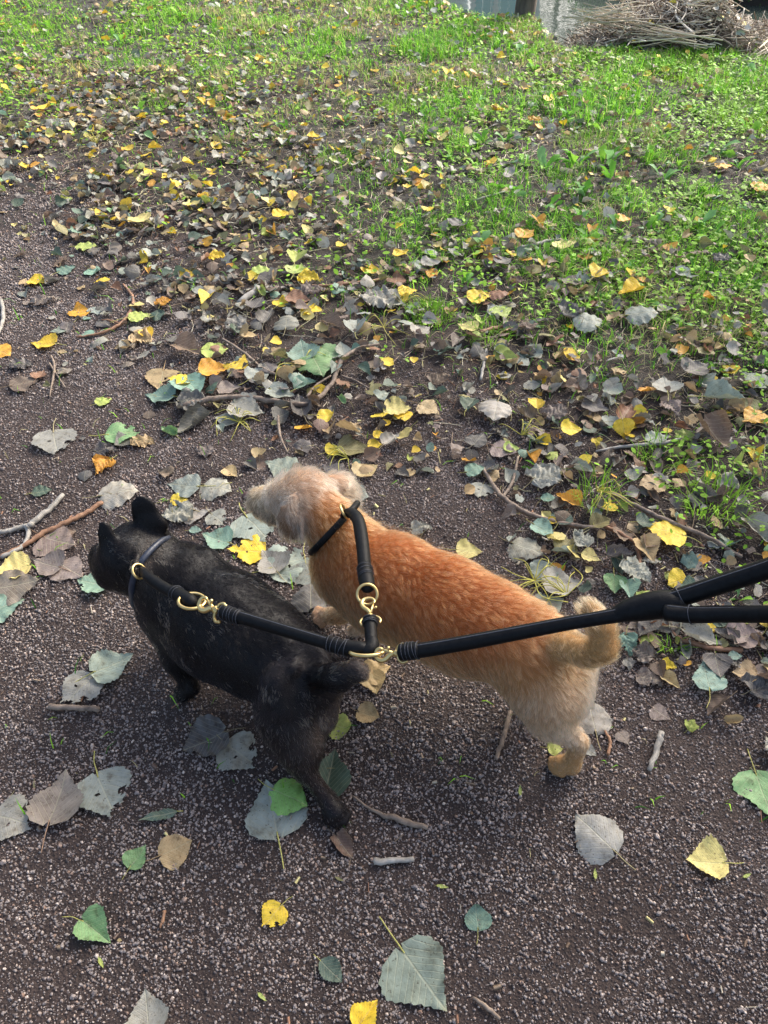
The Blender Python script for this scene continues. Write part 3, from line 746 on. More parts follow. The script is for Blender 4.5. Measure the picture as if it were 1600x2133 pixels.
# leaves between those: drawn from zones of the place
def auto_leaves():
    out = []
    n = 125000
    x = rng.uniform(-4.2, 4.2, n); y = rng.uniform(0.3, 7.8, n)
    u, v = project(x, y, 0 * x); s = sdist(x, y)
    ok = (u > -60) & (u < 1660) & (v > -60) & (v < 2180) & (y < edge1(x) - 0.03)
    x, y, u, v, s = [q[ok] for q in (x, y, u, v, s)]
    cl = smooth(0.42, 0.60, fbm(x * 4, y * 4, 140, 3))
    band = np.exp(-((s - 0.25) / 0.33) ** 2)
    d = 0.006 * smooth(-1.0, -0.1, s) * (s < 0) + (0.34 * band + 0.26 * smooth(0.0, 0.35, s) * (1 - .5 * smooth(1.3, 2.6, s))) * (0.45 + 1.0 * cl)
    d = np.where((s < -0.05) & (v > 1000), 0.0, d)
    left = smooth(900, 200, u) * smooth(0.2, 0.5, s) * (1 - smooth(1.2, 2.2, s))
    d = d + 0.25 * left
    k = rng.random(len(x)) < d * (.92 - .10 * smooth(560, 350, v)) * (.55 + .9 * smooth(.42, .56, fbm(x * 7, y * 7, 148, 2)))
    x, y, u, v, s = [q[k] for q in (x, y, u, v, s)]
    for i in range(len(x)):
        r = rng.random()
        b_ = math.exp(-((s[i] - .2) / .4) ** 2)
        if r < 0.06 + 0.03 * (v[i] < 500): c = 'Y' if rng.random() < .7 else 'P'
        elif r < 0.085 + .02 * (v[i] < 500): c = 'O'
        elif r < 0.13 + 0.16 * b_: c = rng.choice(list('SSTGDDLE'))
        elif r < 0.50: c = rng.choice(list('WWKNSAEK'))
        else: c = rng.choice(list('BNBKAKRWBW'))
        f = rng.choice(['crumple', 'crumple', 'crumple', 'curl', 'curl', 'cup', 'torn', 'fold', 'dome', 'half', 'tip'])
        if c in 'YPO': f = rng.choice(['cup', 'flat', 'fold', 'tip', 'round'])
        size = (0.016 + 0.042 * rng.random() ** 1.25) * (0.8 if c in 'BNRK' and s[i] > .6 else 1)
        out.append(dict(x=x[i], y=y[i], u=u[i], v=v[i], m=size, rot=None, c=str(c), f=str(f), hand=False))
    return out
HL = np.array([(l['u'], l['v'], l['L']) for l in LEAVES])
auto = []
for l in auto_leaves():
    if l['v'] > 1000 or True:
        dd = np.hypot(HL[:, 0] - l['u'], (HL[:, 1] - l['v']) * 1.3)
        if (dd < HL[:, 2] * 0.42).any() and rng.random() < 0.85: continue
    auto.append(l)
for l in LEAVES:
    p, t = gp(l['u'], l['v']); l['x'], l['y'] = p[0], p[1]; l['m'] = l['L'] * t * 1.0
    a = math.radians(l['rot'])
    q, _ = gp(l['u'] + 12 * math.cos(a), l['v'] - 12 * math.sin(a) * 0.8)
    l['yaw'] = math.atan2(q[1] - p[1], q[0] - p[0])
for l in auto:
    l['yaw'] = rng.uniform(0, 6.28); _, t = at(l['u'], l['v'], 0); l['L'] = l['m'] / t
LEAVES += auto
print('leaves', len(LEAVES), 'hand', sum(l['hand'] for l in LEAVES))
LEAVES.sort(key=lambda l: (not l['hand'], -l['L']))
for l in LEAVES:
    l['tilt'] = (rng.normal(0, .05), rng.normal(0, .05)) if l['hand'] else (rng.normal(0, .32) * (1 if sdist(l['x'], l['y']) > -.05 else .35), rng.normal(0, .32) * (1 if sdist(l['x'], l['y']) > -.05 else .35))
    l['k'] = int(rng.integers(0, len(KINDS[l['f']]))) if l['L'] < 90 else 0
    h = (fbm(np.array([l['x'] * 3.0]), np.array([l['y'] * 3.0]), 200, 2)[0]) * 0.015 if not l['hand'] else 0.0
    sd_ = float(sdist(l['x'], l['y'])); l['s'] = sd_
    ga_ = float(green_amount(np.array([l['x']]), np.array([l['y']]))[0])
    l['z'] = ga_ * .016 + l['m'] * .33 * (abs(l['tilt'][0]) + abs(l['tilt'][1])) * (1 if l['hand'] else .6) + float(H(l['x'], l['y'])) + 0.003 + max(0, h) * (sd_ > -.05) + 0.004 * rng.random() * (sd_ > 0) + (0.012 if l['hand'] and sd_ > 0.02 else 0.0)
def leaf_color(l):
    c = np.array(PAL[l['c']][0]) * rng.uniform(0.80, 1.15) * (1 + rng.normal(0, .025, 3))
    return np.clip(c, 0.01, 0.9)

# where things are, in words, for telling one leaf from the next
LANDMARKS = [
    (255, 1160, "black dog's head"), (395, 1440, "black dog's front paw"), (700, 1690, "black dog's hind paw"), (480, 1330, "black dog's belly"),
    (735, 1410, "black dog's tail"), (640, 1030, "ginger dog's head"), (515, 1035, "ginger dog's nose"), (600, 1130, "ginger dog's ear tip"),
    (665, 1280, "ginger dog's front paw"), (930, 1150, "ginger dog's back"), (1185, 1600, "ginger dog's hind paw"), (1250, 1300, "ginger dog's tail"),
    (1360, 1270, "leash fork"), (1550, 1200, "upper leash handle"), (530, 860, "long curved brown twig"), (780, 635, "large crumpled grey leaf"),
    (893, 655, "lone grass tuft"), (662, 776, "large arched green leaf"), (1380, 1118, "large round yellow leaf"), (884, 2045, "large silvery leaf"),
    (606, 1666, "bright green folded leaf"), (1090, 20, "tree trunk"), (1400, 60, "reed heap"), (155, 1478, "short pale stick"), (1370, 1570, "pale snapped twig"),
    (1040, 1520, "dark upright twig"), (860, 1722, "brown twig by the paw"), (60, 1110, "white forked twig"), (230, 680, "hooked reddish twig"),
    (1306, 627, "pair of yellow leaf lobes"), (1465, 1798, "pale yellow leaf on gravel"), (1235, 1738, "arched grey leaf with long stalk"),
    (1465, 1416, "bluish leaf past the tail"), (1484, 922, "big curled brown leaf"), (1210, 400, "dandelion patch"), (1002, 627, "flat yellow leaf above the path"),
    (90, 719, "yellow leaf at the path's left"), (286, 468, "pale yellow leaf on the verge"), (500, 765, "torn yellow leaf"), (118, 930, "torn pale leaf"),
    (820, 1798, "cream twig stub"), (565, 1915, "ragged yellow leaf"), (203, 1943, "folded green leaf"), (1230, 1492, "grey leaf behind ginger leg"),
    (640, 590, "lime and yellow leaf cluster"), (1150, 1230, "yellow stalk spray"), (520, 890, "yellow stalk bundle"), (100, 233, "yellow leaf at grass edge"),
    (835, 225, "bright grass patch"), (1560, 250, "thick grass by the bank"), (332, 829, "pair of bluish green leaves"), (1512, 841, "folded silvery leaf on bare soil")]
DIRS = ['right of', 'above right of', 'above', 'above left of', 'left of', 'below left of', 'below', 'below right of']
def relation(u, v, skip=0):
    ds = sorted((math.hypot(u - a, v - b_), a, b_, t) for a, b_, t in LANDMARKS)
    ds = [d for d in ds if d[0] > 14]
    d, a, b_, t = ds[skip]
    k = int(round(math.atan2(-(v - b_), u - a) / (math.pi / 4))) % 8
    near = 'close ' if d < 70 else ('' if d < 190 else 'far ')
    return near + DIRS[k] + ' ' + t
used_labels = set()
def unique_label(first, u, v, extra=()):
    def ok(s): return s.lower() not in used_labels and len(s.split()) <= 16
    cands = [f"{first} {relation(u, v)}"]
    for e in extra: cands.append(f"{e} {first} {relation(u, v)}")
    cands.append(f"{first} {relation(u, v, 1)}")
    for e in extra: cands.append(f"{e} {first} {relation(u, v, 1)}")
    cands.append(f"{first} {relation(u, v, 2)}"); cands.append(f"{first} {relation(u, v, 3)}"); cands.append(f"{first} {relation(u, v, 4)}")
    for s in cands:
        if ok(s): used_labels.add(s.lower()); return s
    return cands[0]
NEARFOOT = [(700, 1700), (395, 1440), (1185, 1605), (665, 1285), (745, 1320)]
singles = LEAVES[:300]; rest = LEAVES[300:]
stalk_mats = {}
def stalk_mat(c):
    k = STALKC.get(c, (0.50, 0.46, 0.12))
    if k not in stalk_mats:
        stalk_mats[k] = noisy_material('leaf_stalk', tuple(0.7 * q for q in k), k, 30, 0.5)
    return stalk_mats[k]
for l in singles:
    me, sm, _ = KINDS[l['f']][l['k']]
    e = empty('fallen_leaf', (l['x'], l['y'], l['z']))
    e.rotation_euler = (l['tilt'][0], l['tilt'][1], l['yaw'])
    m = l['m']; e.scale = (m, m, m)
    bl = obj('blade', me, e); bl.location = (-0.5, 0, 0)
    bl.color = (*leaf_color(l), 1)
    st = obj('stalk', sm, e); st.location = (-0.5, 0, 0)
    if not sm.materials: sm.materials.append(None)
    st.material_slots[0].link = 'OBJECT'; st.material_slots[0].material = stalk_mat(l['c'])
    size = 'small' if l['L'] < 36 else ('large' if l['L'] > 82 else '')
    w = PAL[l['c']][1] + ' ' + FORMW[l['f']] + ' leaf'
    ex = ['sizeable' if l['L'] > 50 else 'tiny']
    if size: w = size + ' ' + w; ex = []
    tag(e, unique_label(w, l['u'], l['v'], ex), 'leaf', 'fallen leaves on the path and grass')
# all the smaller leaves, one mass
def litter():
    low = {}
    for f in KINDS:
        prof = 'poplar'
        low[f] = [blade_mesh(f, 'lance' if f == 'lance' else ('oval' if f == 'oval' else ('round' if s % 2 else 'poplar')), f if f not in ('round', 'oval', 'lance') else 'cup', 300 + s, 7, 2) for s in range(4)]
    for f in low:
        low[f] = [(v, np.array([q for q in fc]), uv) for v, fc, uv in low[f]]
    Vs, Fs, Us, Cs = [], [], [], []; o = 0
    for l in rest:
        v, f, uv = low[l['f']][int(rng.integers(0, 4))]
        R = Matrix.Rotation(l['yaw'], 3, 'Z') @ Matrix.Rotation(l['tilt'][1], 3, 'Y') @ Matrix.Rotation(l['tilt'][0], 3, 'X')
        w = ((v - [.5, 0, 0]) * l['m']) @ np.array(R).T + [l['x'], l['y'], l['z']]
        Vs.append(w); Fs.append(f + o); Us.append(uv); Cs.append(np.repeat(leaf_color(l)[None, :], len(v), 0)); o += len(v)
    V = np.vstack(Vs); F = np.vstack(Fs)
    print('litter leaves', len(rest), 'faces', len(F))
    tag(obj('leaf_litter', mesh_from('leaf_litter', V, F, M_LITTER, True, uv=np.vstack(Us), col=np.vstack(Cs))),
        'smaller fallen leaves and crumbs of leaf lying all over the verge', 'leaf litter', kind='stuff')
litter()
def crumbs():
    """bits of bark, bud scales, short straws"""
    n = 60000
    x = rng.uniform(-3.2, 3.2, n); y = rng.uniform(0.2, 5.5, n)
    u, v = project(x, y, 0 * x); s = sdist(x, y)
    d = 0.06 * (s < 0) + 0.75 * smooth(-0.05, .25, s)
    k = (u > -60) & (u < 1660) & (v > 0) & (v < 2180) & (rng.random(n) < d)
    x, y, s = x[k], y[k], s[k]; m = len(x)
    L = rng.uniform(0.006, 0.045, m) * np.where(s < 0, .5, 1); W = rng.uniform(0.0010, 0.0028, m)
    chip = rng.random(m) < 0.35; L = np.where(chip, rng.uniform(.005, .014, m), L); W = np.where(chip, rng.uniform(.003, .008, m), W)
    az = rng.uniform(0, 6.28, m); z = H(x, y) + rng.uniform(0.002, .009, m)
    d = np.stack([np.cos(az), np.sin(az), rng.normal(0, .15, m)], -1); sd2 = np.stack([-np.sin(az), np.cos(az), rng.normal(0, .3, m)], -1)
    c = np.stack([x, y, z], -1); up = np.array([0, 0, 1.0])
    # three sided slivers
    V = np.empty((m, 6, 3))
    for e, sg in enumerate((-1, 1)):
        q = c + d * (L * sg / 2)[:, None] + sd2 * (rng.normal(0, .1, m) * L)[:, None]
        V[:, e * 3] = q - sd2 * (W / 2)[:, None]; V[:, e * 3 + 1] = q + sd2 * (W / 2)[:, None]; V[:, e * 3 + 2] = q + up * (W * np.where(chip, .25, .8))[:, None]
    b0 = (np.arange(m) * 6)[:, None]
    F = np.concatenate([b0 + [0, 2, 5, 3], b0 + [1, 4, 5, 2], b0 + [0, 3, 4, 1]], 0)
    pal = np.array([(.30, .22, .15), (.18, .12, .08), (.42, .36, .27), (.33, .17, .10), (.50, .44, .20), (.12, .08, .06)])
    C = np.repeat(pal[rng.integers(0, 6, m)] * rng.uniform(.7, 1.2, (m, 1)), 6, 0)
    tag(obj('debris', mesh_from('debris', V.reshape(-1, 3), F, M_STALK, False, col=C)), 'crumbs of bark, straw and bud scales on the soil', 'debris', kind='stuff')
crumbs()
def straw():
    n = 26000
    x = rng.uniform(-2.6, 3.0, n); y = rng.uniform(0.5, 5.8, n); u, v = project(x, y, 0 * x); s = sdist(x, y)
    k = (u > -60) & (u < 1660) & (v > -20) & (v < 1700) & (rng.random(n) < smooth(.05, .4, s) * (.25 + .75 * smooth(.45, .6, fbm(x * 3, y * 3, 155, 3))))
    x, y = x[k], y[k]; m = len(x); az = rng.uniform(0, 6.28, m); L = rng.uniform(.03, .11, m); w = rng.uniform(.0008, .0017, m); bend = rng.normal(0, .25, m)
    V = np.empty((m, 8, 3))
    for i in range(4):
        t = i / 3 - .5; px_ = x + np.cos(az) * L * t - np.sin(az) * L * bend * (t * t); py_ = y + np.sin(az) * L * t + np.cos(az) * L * bend * (t * t)
        pz = H(px_, py_) + .006 + .010 * rng.random(m)
        for j, sg in enumerate((-1, 1)): V[:, 2 * i + j] = np.stack([px_ - np.sin(az) * w * sg / 2, py_ + np.cos(az) * w * sg / 2, pz + sg * w * .3], -1)
    b0 = (np.arange(m) * 8)[:, None]; F = np.concatenate([b0 + [2 * i, 2 * i + 1, 2 * i + 3, 2 * i + 2] for i in range(3)], 0)
    pal = np.array([(.50, .44, .30), (.40, .33, .22), (.55, .50, .28), (.28, .2, .13)])
    C = np.repeat(pal[rng.integers(0, 4, m)] * rng.uniform(.6, 1.15, (m, 1)), 8, 0)
    tag(obj('straw', mesh_from('straw', V.reshape(-1, 3), F, M_STALK, False, col=C)), 'matted dry straw and dead stems between the fallen leaves', 'straw', kind='stuff')
straw()

# ------------------------------------------------------------------ twigs
def twig(pts, mat, label, group='twigs on the ground', side=(), knob=True, lift=0.004):
    P_ = []; R_ = []
    for (u, v, wpx) in pts:
        p, t = gp(u, v); r = wpx * t / 2
        p = p + [0, 0, r + lift]; P_.append(p); R_.append(r)
    P_ = np.array(P_); base = P_[0]
    e = empty('twig', base)
    q = catmull(np.column_stack([P_, R_]), 6)
    rr = q[:, 3].copy()
    if knob: rr *= 1 + 0.16 * np.abs(np.sin(np.arange(len(rr)) * 1.7)) * (rng.random(len(rr)) < .6)
    q[:, :3] += rng.normal(0, 1, (len(q), 3)) * (q[:, 3:4] * .18)
    V, F = tube(q[:, :3], rr, 7)
    part('stem', V, F, mat, e)
    for sp in side:
        V, F = None, None
        S = []
        for (u, v, wpx) in sp:
            p, t = gp(u, v); S.append(list(p + [0, 0, lift + .004]) + [wpx * t / 2])
        q = catmull(np.array(S), 6); V, F = tube(q[:, :3], q[:, 3], 6)
        part('side_shoot', V, F, mat, e)
    tag(e, label, 'twig', group); used_labels.add(label.lower())
    return e
twig([(385, 862, 13), (450, 845, 12), (530, 844, 12), (610, 856, 11), (650, 852, 10), (690, 815, 9), (712, 765, 8), (745, 740, 7), (790, 728, 4)], M_TWIG,
     'long thick brown twig curving through the leaf band above the ginger dog', side=[[(580, 875, 7), (585, 920, 6), (600, 955, 4)], [(640, 840, 7), (660, 815, 6), (690, 795, 4)], [(712, 795, 5), (740, 805, 4), (770, 822, 3)]], lift=.018)
twig([(465, 715, 5), (510, 745, 6), (545, 775, 6), (590, 792, 7), (640, 760, 5)], M_TWIG, 'thin brown twig above the curved branch, under yellow leaves', lift=.014)
twig([(160, 706, 4), (205, 700, 5), (250, 682, 7), (272, 655, 7), (278, 625, 6), (258, 596, 4)], M_TWIG_R, 'hooked reddish twig lying on the edge of the gravel', side=[[(255, 680, 5), (230, 672, 4), (205, 670, 3)]])
twig([(500, 640, 15), (540, 610, 14)], M_TWIG_G, 'short pale broken stick beside the twisted grey leaves', knob=False)
twig([(0, 700, 6), (10, 665, 8), (5, 630, 7)], M_TWIG_G, 'pale bent twig at the far edge of the path')
twig([(135, 1038, 9), (105, 1070, 11), (72, 1098, 12), (60, 1105, 11)], M_TWIG_G, 'smooth white twig leaning over other twigs beside the black dog', knob=False, lift=.008)
twig([(0, 1115, 9), (30, 1108, 10), (58, 1102, 10), (60, 1125, 8), (40, 1150, 8), (5, 1165, 9)], M_TWIG_G, 'pale forked twig bent like a bow near the edge of the path')
twig([(215, 1052, 9), (180, 1075, 10), (140, 1095, 10), (95, 1115, 10), (55, 1140, 9), (0, 1166, 8)], M_TWIG_R, 'long reddish brown twig pointing at the black dog\'s ear')
twig([(105, 1476, 13), (155, 1479, 12), (208, 1484, 12)], M_TWIG, 'short pale brown stick under the grey leaf beside the black dog', knob=False)
twig([(735, 1660, 4), (775, 1690, 6), (830, 1712, 13), (890, 1728, 10)], M_TWIG, 'brown twig behind the black dog\'s hind paw')
twig([(780, 1800, 15), (820, 1797, 12), (860, 1793, 10)], M_TWIG_G, 'cream twig stub lying on gravel below the two dogs', knob=False)
twig([(1063, 1485, 9), (1055, 1515, 10), (1045, 1550, 9), (1032, 1585, 8)], M_TWIG, 'dark purplish twig under the belly of the ginger dog')
twig([(1375, 1532, 13), (1368, 1560, 13), (1350, 1608, 10)], M_TWIG_G, 'snapped pale twig on the gravel behind the ginger dog', knob=False)
twig([(1258, 1525, 5), (1270, 1550, 6), (1265, 1575, 7)], M_TWIG_R, 'small orange twig with bud near the ginger dog\'s hock')
twig([(1005, 985, 8), (1025, 1020, 9), (1050, 1050, 10), (1100, 1080, 10), (1160, 1098, 9), (1240, 1110, 8)], M_TWIG, 'long grey-brown twig above the ginger dog\'s back', side=[[(1045, 1045, 7), (1065, 1015, 7), (1078, 960, 5)]], lift=.012)
twig([(1240, 1098, 7), (1280, 1115, 8), (1320, 1140, 8), (1330, 1180, 8), (1320, 1200, 6)], M_TWIG_R, 'reddish twig bending down beside the large yellow leaf', lift=.01)
twig([(1270, 1035, 8), (1330, 1068, 9), (1400, 1100, 9), (1470, 1130, 9), (1540, 1170, 8)], M_TWIG, 'long straight twig running past the large yellow leaf', lift=.012)
twig([(1390, 1305, 6), (1410, 1335, 8), (1470, 1355, 11), (1540, 1362, 11)], M_TWIG_R, 'knobbly light brown twig below the leash fork', lift=.008)
twig([(1240, 947, 5), (1300, 938, 7), (1370, 932, 7), (1432, 918, 5)], M_TWIG_G, 'thin pale twig stretched across the bare soil', lift=.01)
twig([(1050, 528, 8), (1110, 520, 8), (1150, 508, 7), (1195, 512, 5)], M_TWIG_G, 'grey mossy twig under the orange leaves by the weeds', lift=.01)
twig([(1000, 800, 6), (1008, 760, 6), (1012, 735, 5)], M_TWIG_G, 'upright looking pale straw stem in the thin grass', lift=.01)
twig([(1000, 700, 7), (1040, 690, 8), (1100, 682, 6)], M_TWIG_R, 'reddish bark strip beside the pale yellow leaf', lift=.01)
twig([(640, 605, 5), (700, 603, 7), (790, 592, 6)], M_TWIG_R, 'brown twig between the lime leaf cluster and the grey leaf', side=[[(700, 603, 5), (725, 590, 4)]], lift=.012)
twig([(270, 155, 3), (310, 178, 4), (370, 200, 3)], M_TWIG, 'thin dark twig among leaves in the far grass', lift=.02)
twig([(370, 480, 5), (390, 462, 6), (420, 450, 6), (440, 440, 4)], M_TWIG, 'small bent twig under the pale yellow leaf of the verge', lift=.01)
twig([(105, 830, 3), (115, 770, 5), (108, 745, 4)], M_TWIG, 'small forked twig on the gravel below the yellow leaf', side=[[(104, 760, 4), (120, 785, 4), (138, 812, 3)]])
twig([(985, 430, 4), (1050, 410, 4)], M_TWIG_G, 'short straw stick in the middle of the weeds', lift=.02)
twig([(335, 1935, 4), (345, 1900, 6), (340, 1925, 6)], M_TWIG_R, 'small curved bark scrap on the near gravel')
twig([(985, 2080, 5), (1008, 2096, 8), (1040, 2125, 8)], M_TWIG, 'brown twig piece at the near edge of the gravel')

# sprays of yellow leaf stalks
def spray(u, v, n, Lpx, label, spread=6.28, a0=0.0, lift=.02):
    p, t = gp(u, v); e = empty('stalk_spray', p)
    q = empty_cols = None
    for i in range(n):
        a = a0 + spread * (i / n - .5) + rng.normal(0, .15); L = Lpx * t * rng.uniform(.6, 1.15); k = rng.normal(0, .45)
        P0 = p + [0, 0, lift * .5]; P3 = p + [L * math.cos(a), L * math.sin(a), rng.uniform(.003, lift)]
        m_ = (P0 + P3) / 2 + [-math.sin(a) * L * k * .5, math.cos(a) * L * k * .5, lift * rng.uniform(.5, 1.4)]
        for z_ in (m_, P3): z_[2] = max(z_[2], float(H(z_[0], z_[1])) + .004) if z_ is P3 else z_[2]
        pts = catmull([P0, m_, P3], 5)
        V, F = tube(pts, np.linspace(.0011, .0008, len(pts)) * 1.15, 5)
        c = np.array([.52, .48, .10]) * rng.uniform(.7, 1.15)
        part('leaf_stalk', V, F, M_STALK, e, col=np.repeat(c[None, :], len(V), 0))
    tag(e, label, 'leaf stalks', 'sprays of yellow leaf stalks'); used_labels.add(label.lower())
spray(500, 885, 12, 60, 'bundle of yellow leaf stalks under the curved brown twig')
spray(630, 765, 11, 75, 'yellow leaf stalks beside the large arched green leaf')
spray(1112, 1215, 13, 75, 'spray of yellow leaf stalks just above the ginger dog\'s rump')
spray(1240, 1035, 9, 80, 'long yellow stalks standing over leaves above the large yellow leaf', 2.2, -1.2, .04)
spray(1180, 1245, 10, 80, 'yellow stalks lying beside the top of the ginger dog\'s tail', 3.0, 2.6)
spray(800, 690, 9, 60, 'fine green-yellow stalks by the lone grass tuft', 6.28, 0, .03)
spray(840, 640, 8, 55, 'yellowish stalks touching the large crumpled grey leaf', 3, 1.5, .03)
spray(725, 960, 8, 45, 'yellow stalks under the olive leaf near the ginger dog\'s head', 3, 3.6)
spray(1085, 915, 8, 60, 'fan of yellow stalks at the corner of the gravel', 3.5, .8, .03)
spray(165, 160, 9, 40, 'yellow stalks in the leaf pile at the grass edge', 3.6, -1.4, .05)
spray(205, 310, 8, 38, 'dry stalks poking out of the far leaf pile', 3.6, 2.4, .05)

# ------------------------------------------------------------------ dandelion plants
def weed_leaf(L, W, seed):
    r = np.random.default_rng(seed); nu = 9
    u = np.linspace(0, 1, nu + 1); w = W * np.array([.12, .22, .42, .50, .72, .78, 1.0, .92, .55, .02]) * (1 + .28 * (np.arange(nu + 1) % 2 - .5))
    V = []; F = []
    for i in range(nu + 1):
        zc = L * (0.55 * u[i] - 0.50 * u[i] ** 2); x = L * u[i] * .92
        yy = .06 * math.sin(u[i] * 4 + seed); V += [(x, yy - w[i] / 2, zc + w[i] * .22), (x, yy, zc), (x, yy + w[i] / 2, zc + w[i] * .22)]
    for i in range(nu):
        for j in range(2): F.append((3 * i + j, 3 * i + j + 1, 3 * i + j + 4, 3 * i + j + 3))
    c = np.array([(.13, .33, .04), (.17, .42, .05), (.22, .42, .16), (.26, .52, .06)][seed % 4])
    return mesh_from('weed_leaf', np.array(V), F, M_WEED, True, col=np.repeat(c[None, :], len(V), 0))
WL = [weed_leaf(1.0, .25 + .06 * (i % 4), i) for i in range(8)]
def weed(u, v, n, L, up, label, cat='weed', nm='dandelion'):
    p, t = gp(u, v); e = empty(nm, p - [0, 0, .003])
    for i in range(n):
        o = obj('leaf', random.choice(WL), e); s = L * rng.uniform(.4, 1.05); o.scale = (s, s, s)
        o.rotation_euler = (rng.normal(0, .4), -up * rng.uniform(.15, 1.2), 6.28 * i / n + rng.normal(0, .7)); o.location = (rng.normal(0, .012), rng.normal(0, .012), rng.uniform(-.01, .004))
    tag(e, label, cat, 'broad leaved weeds'); used_labels.add(label.lower())
WEEDS = """1200 345 9 .13 .9|1140 352 7 .12 1.0|1268 345 8 .13 .8|1320 430 7 .10 .7|1060 405 9 .11 .8|1000 300 8 .09 .7|985 350 7 .08 .7|1150 440 6 .09 .9|1205 470 8 .09 .7|1235 520 9 .11 .8
1300 560 8 .08 .6|1410 350 7 .09 .8|1490 325 6 .12 1.0|1380 375 7 .09 .6|1530 440 8 .09 .6|1460 475 7 .11 .8|1500 500 7 .10 .9|1010 520 6 .09 .8|965 590 5 .09 1.1|880 240 8 .09 .8
930 330 7 .08 .7|1250 270 9 .10 .7|1320 250 9 .10 .7|1380 290 8 .10 .6|1180 245 8 .09 .7|1440 235 8 .10 .7|1540 545 7 .08 .5|1470 620 7 .07 .5|1560 600 8 .08 .5|1420 680 6 .07 .5
1330 600 6 .07 .6|1150 530 6 .10 .9|720 260 6 .09 .8|600 300 7 .08 .8|590 270 6 .08 .8|420 290 7 .07 .7|1080 120 8 .12 .9|1110 150 8 .10 .8|1190 200 8 .10 .7|1440 110 8 .12 .7
1580 160 8 .12 .7|1000 215 8 .09 .6|830 150 8 .09 .6|700 60 8 .11 .6|520 60 8 .11 .6|1270 380 6 .12 1.1|1215 420 6 .12 1.0|1090 345 6 .11 1.0|1540 350 8 .1 .6|1350 330 8 .1 .7
1340 640 7 .07 .6|1450 560 7 .08 .6|1590 500 7 .09 .6|1390 740 7 .06 .5|1530 680 8 .07 .5|1580 760 6 .07 .5|1250 620 6 .07 .8|1170 720 5 .06 .6|1290 480 8 .09 .8|1100 480 7 .08 .8|1360 480 8 .09 .7|1560 280 8 .1 .8|1470 410 8 .09 .7|1050 300 8 .09 .7
1530 1240 4 .05 .7|1495 905 5 .05 .6|1120 975 5 .06 .7|985 655 4 .05 .7|1500 770 5 .06 .5|830 300 6 .08 .7|290 240 6 .09 .7|250 90 7 .10 .7|380 40 8 .11 .7|100 60 7 .10 .7"""
for line in WEEDS.split('\n'):
    for it in line.split('|'):
        a = it.split(); u, v = float(a[0]), float(a[1])
        first = ('tall' if float(a[4]) > .85 else 'low') + ' green broad-leaved weed'
        weed(u, v, int(a[2]), float(a[3]), float(a[4]), unique_label(first, u, v, ['leafy']))

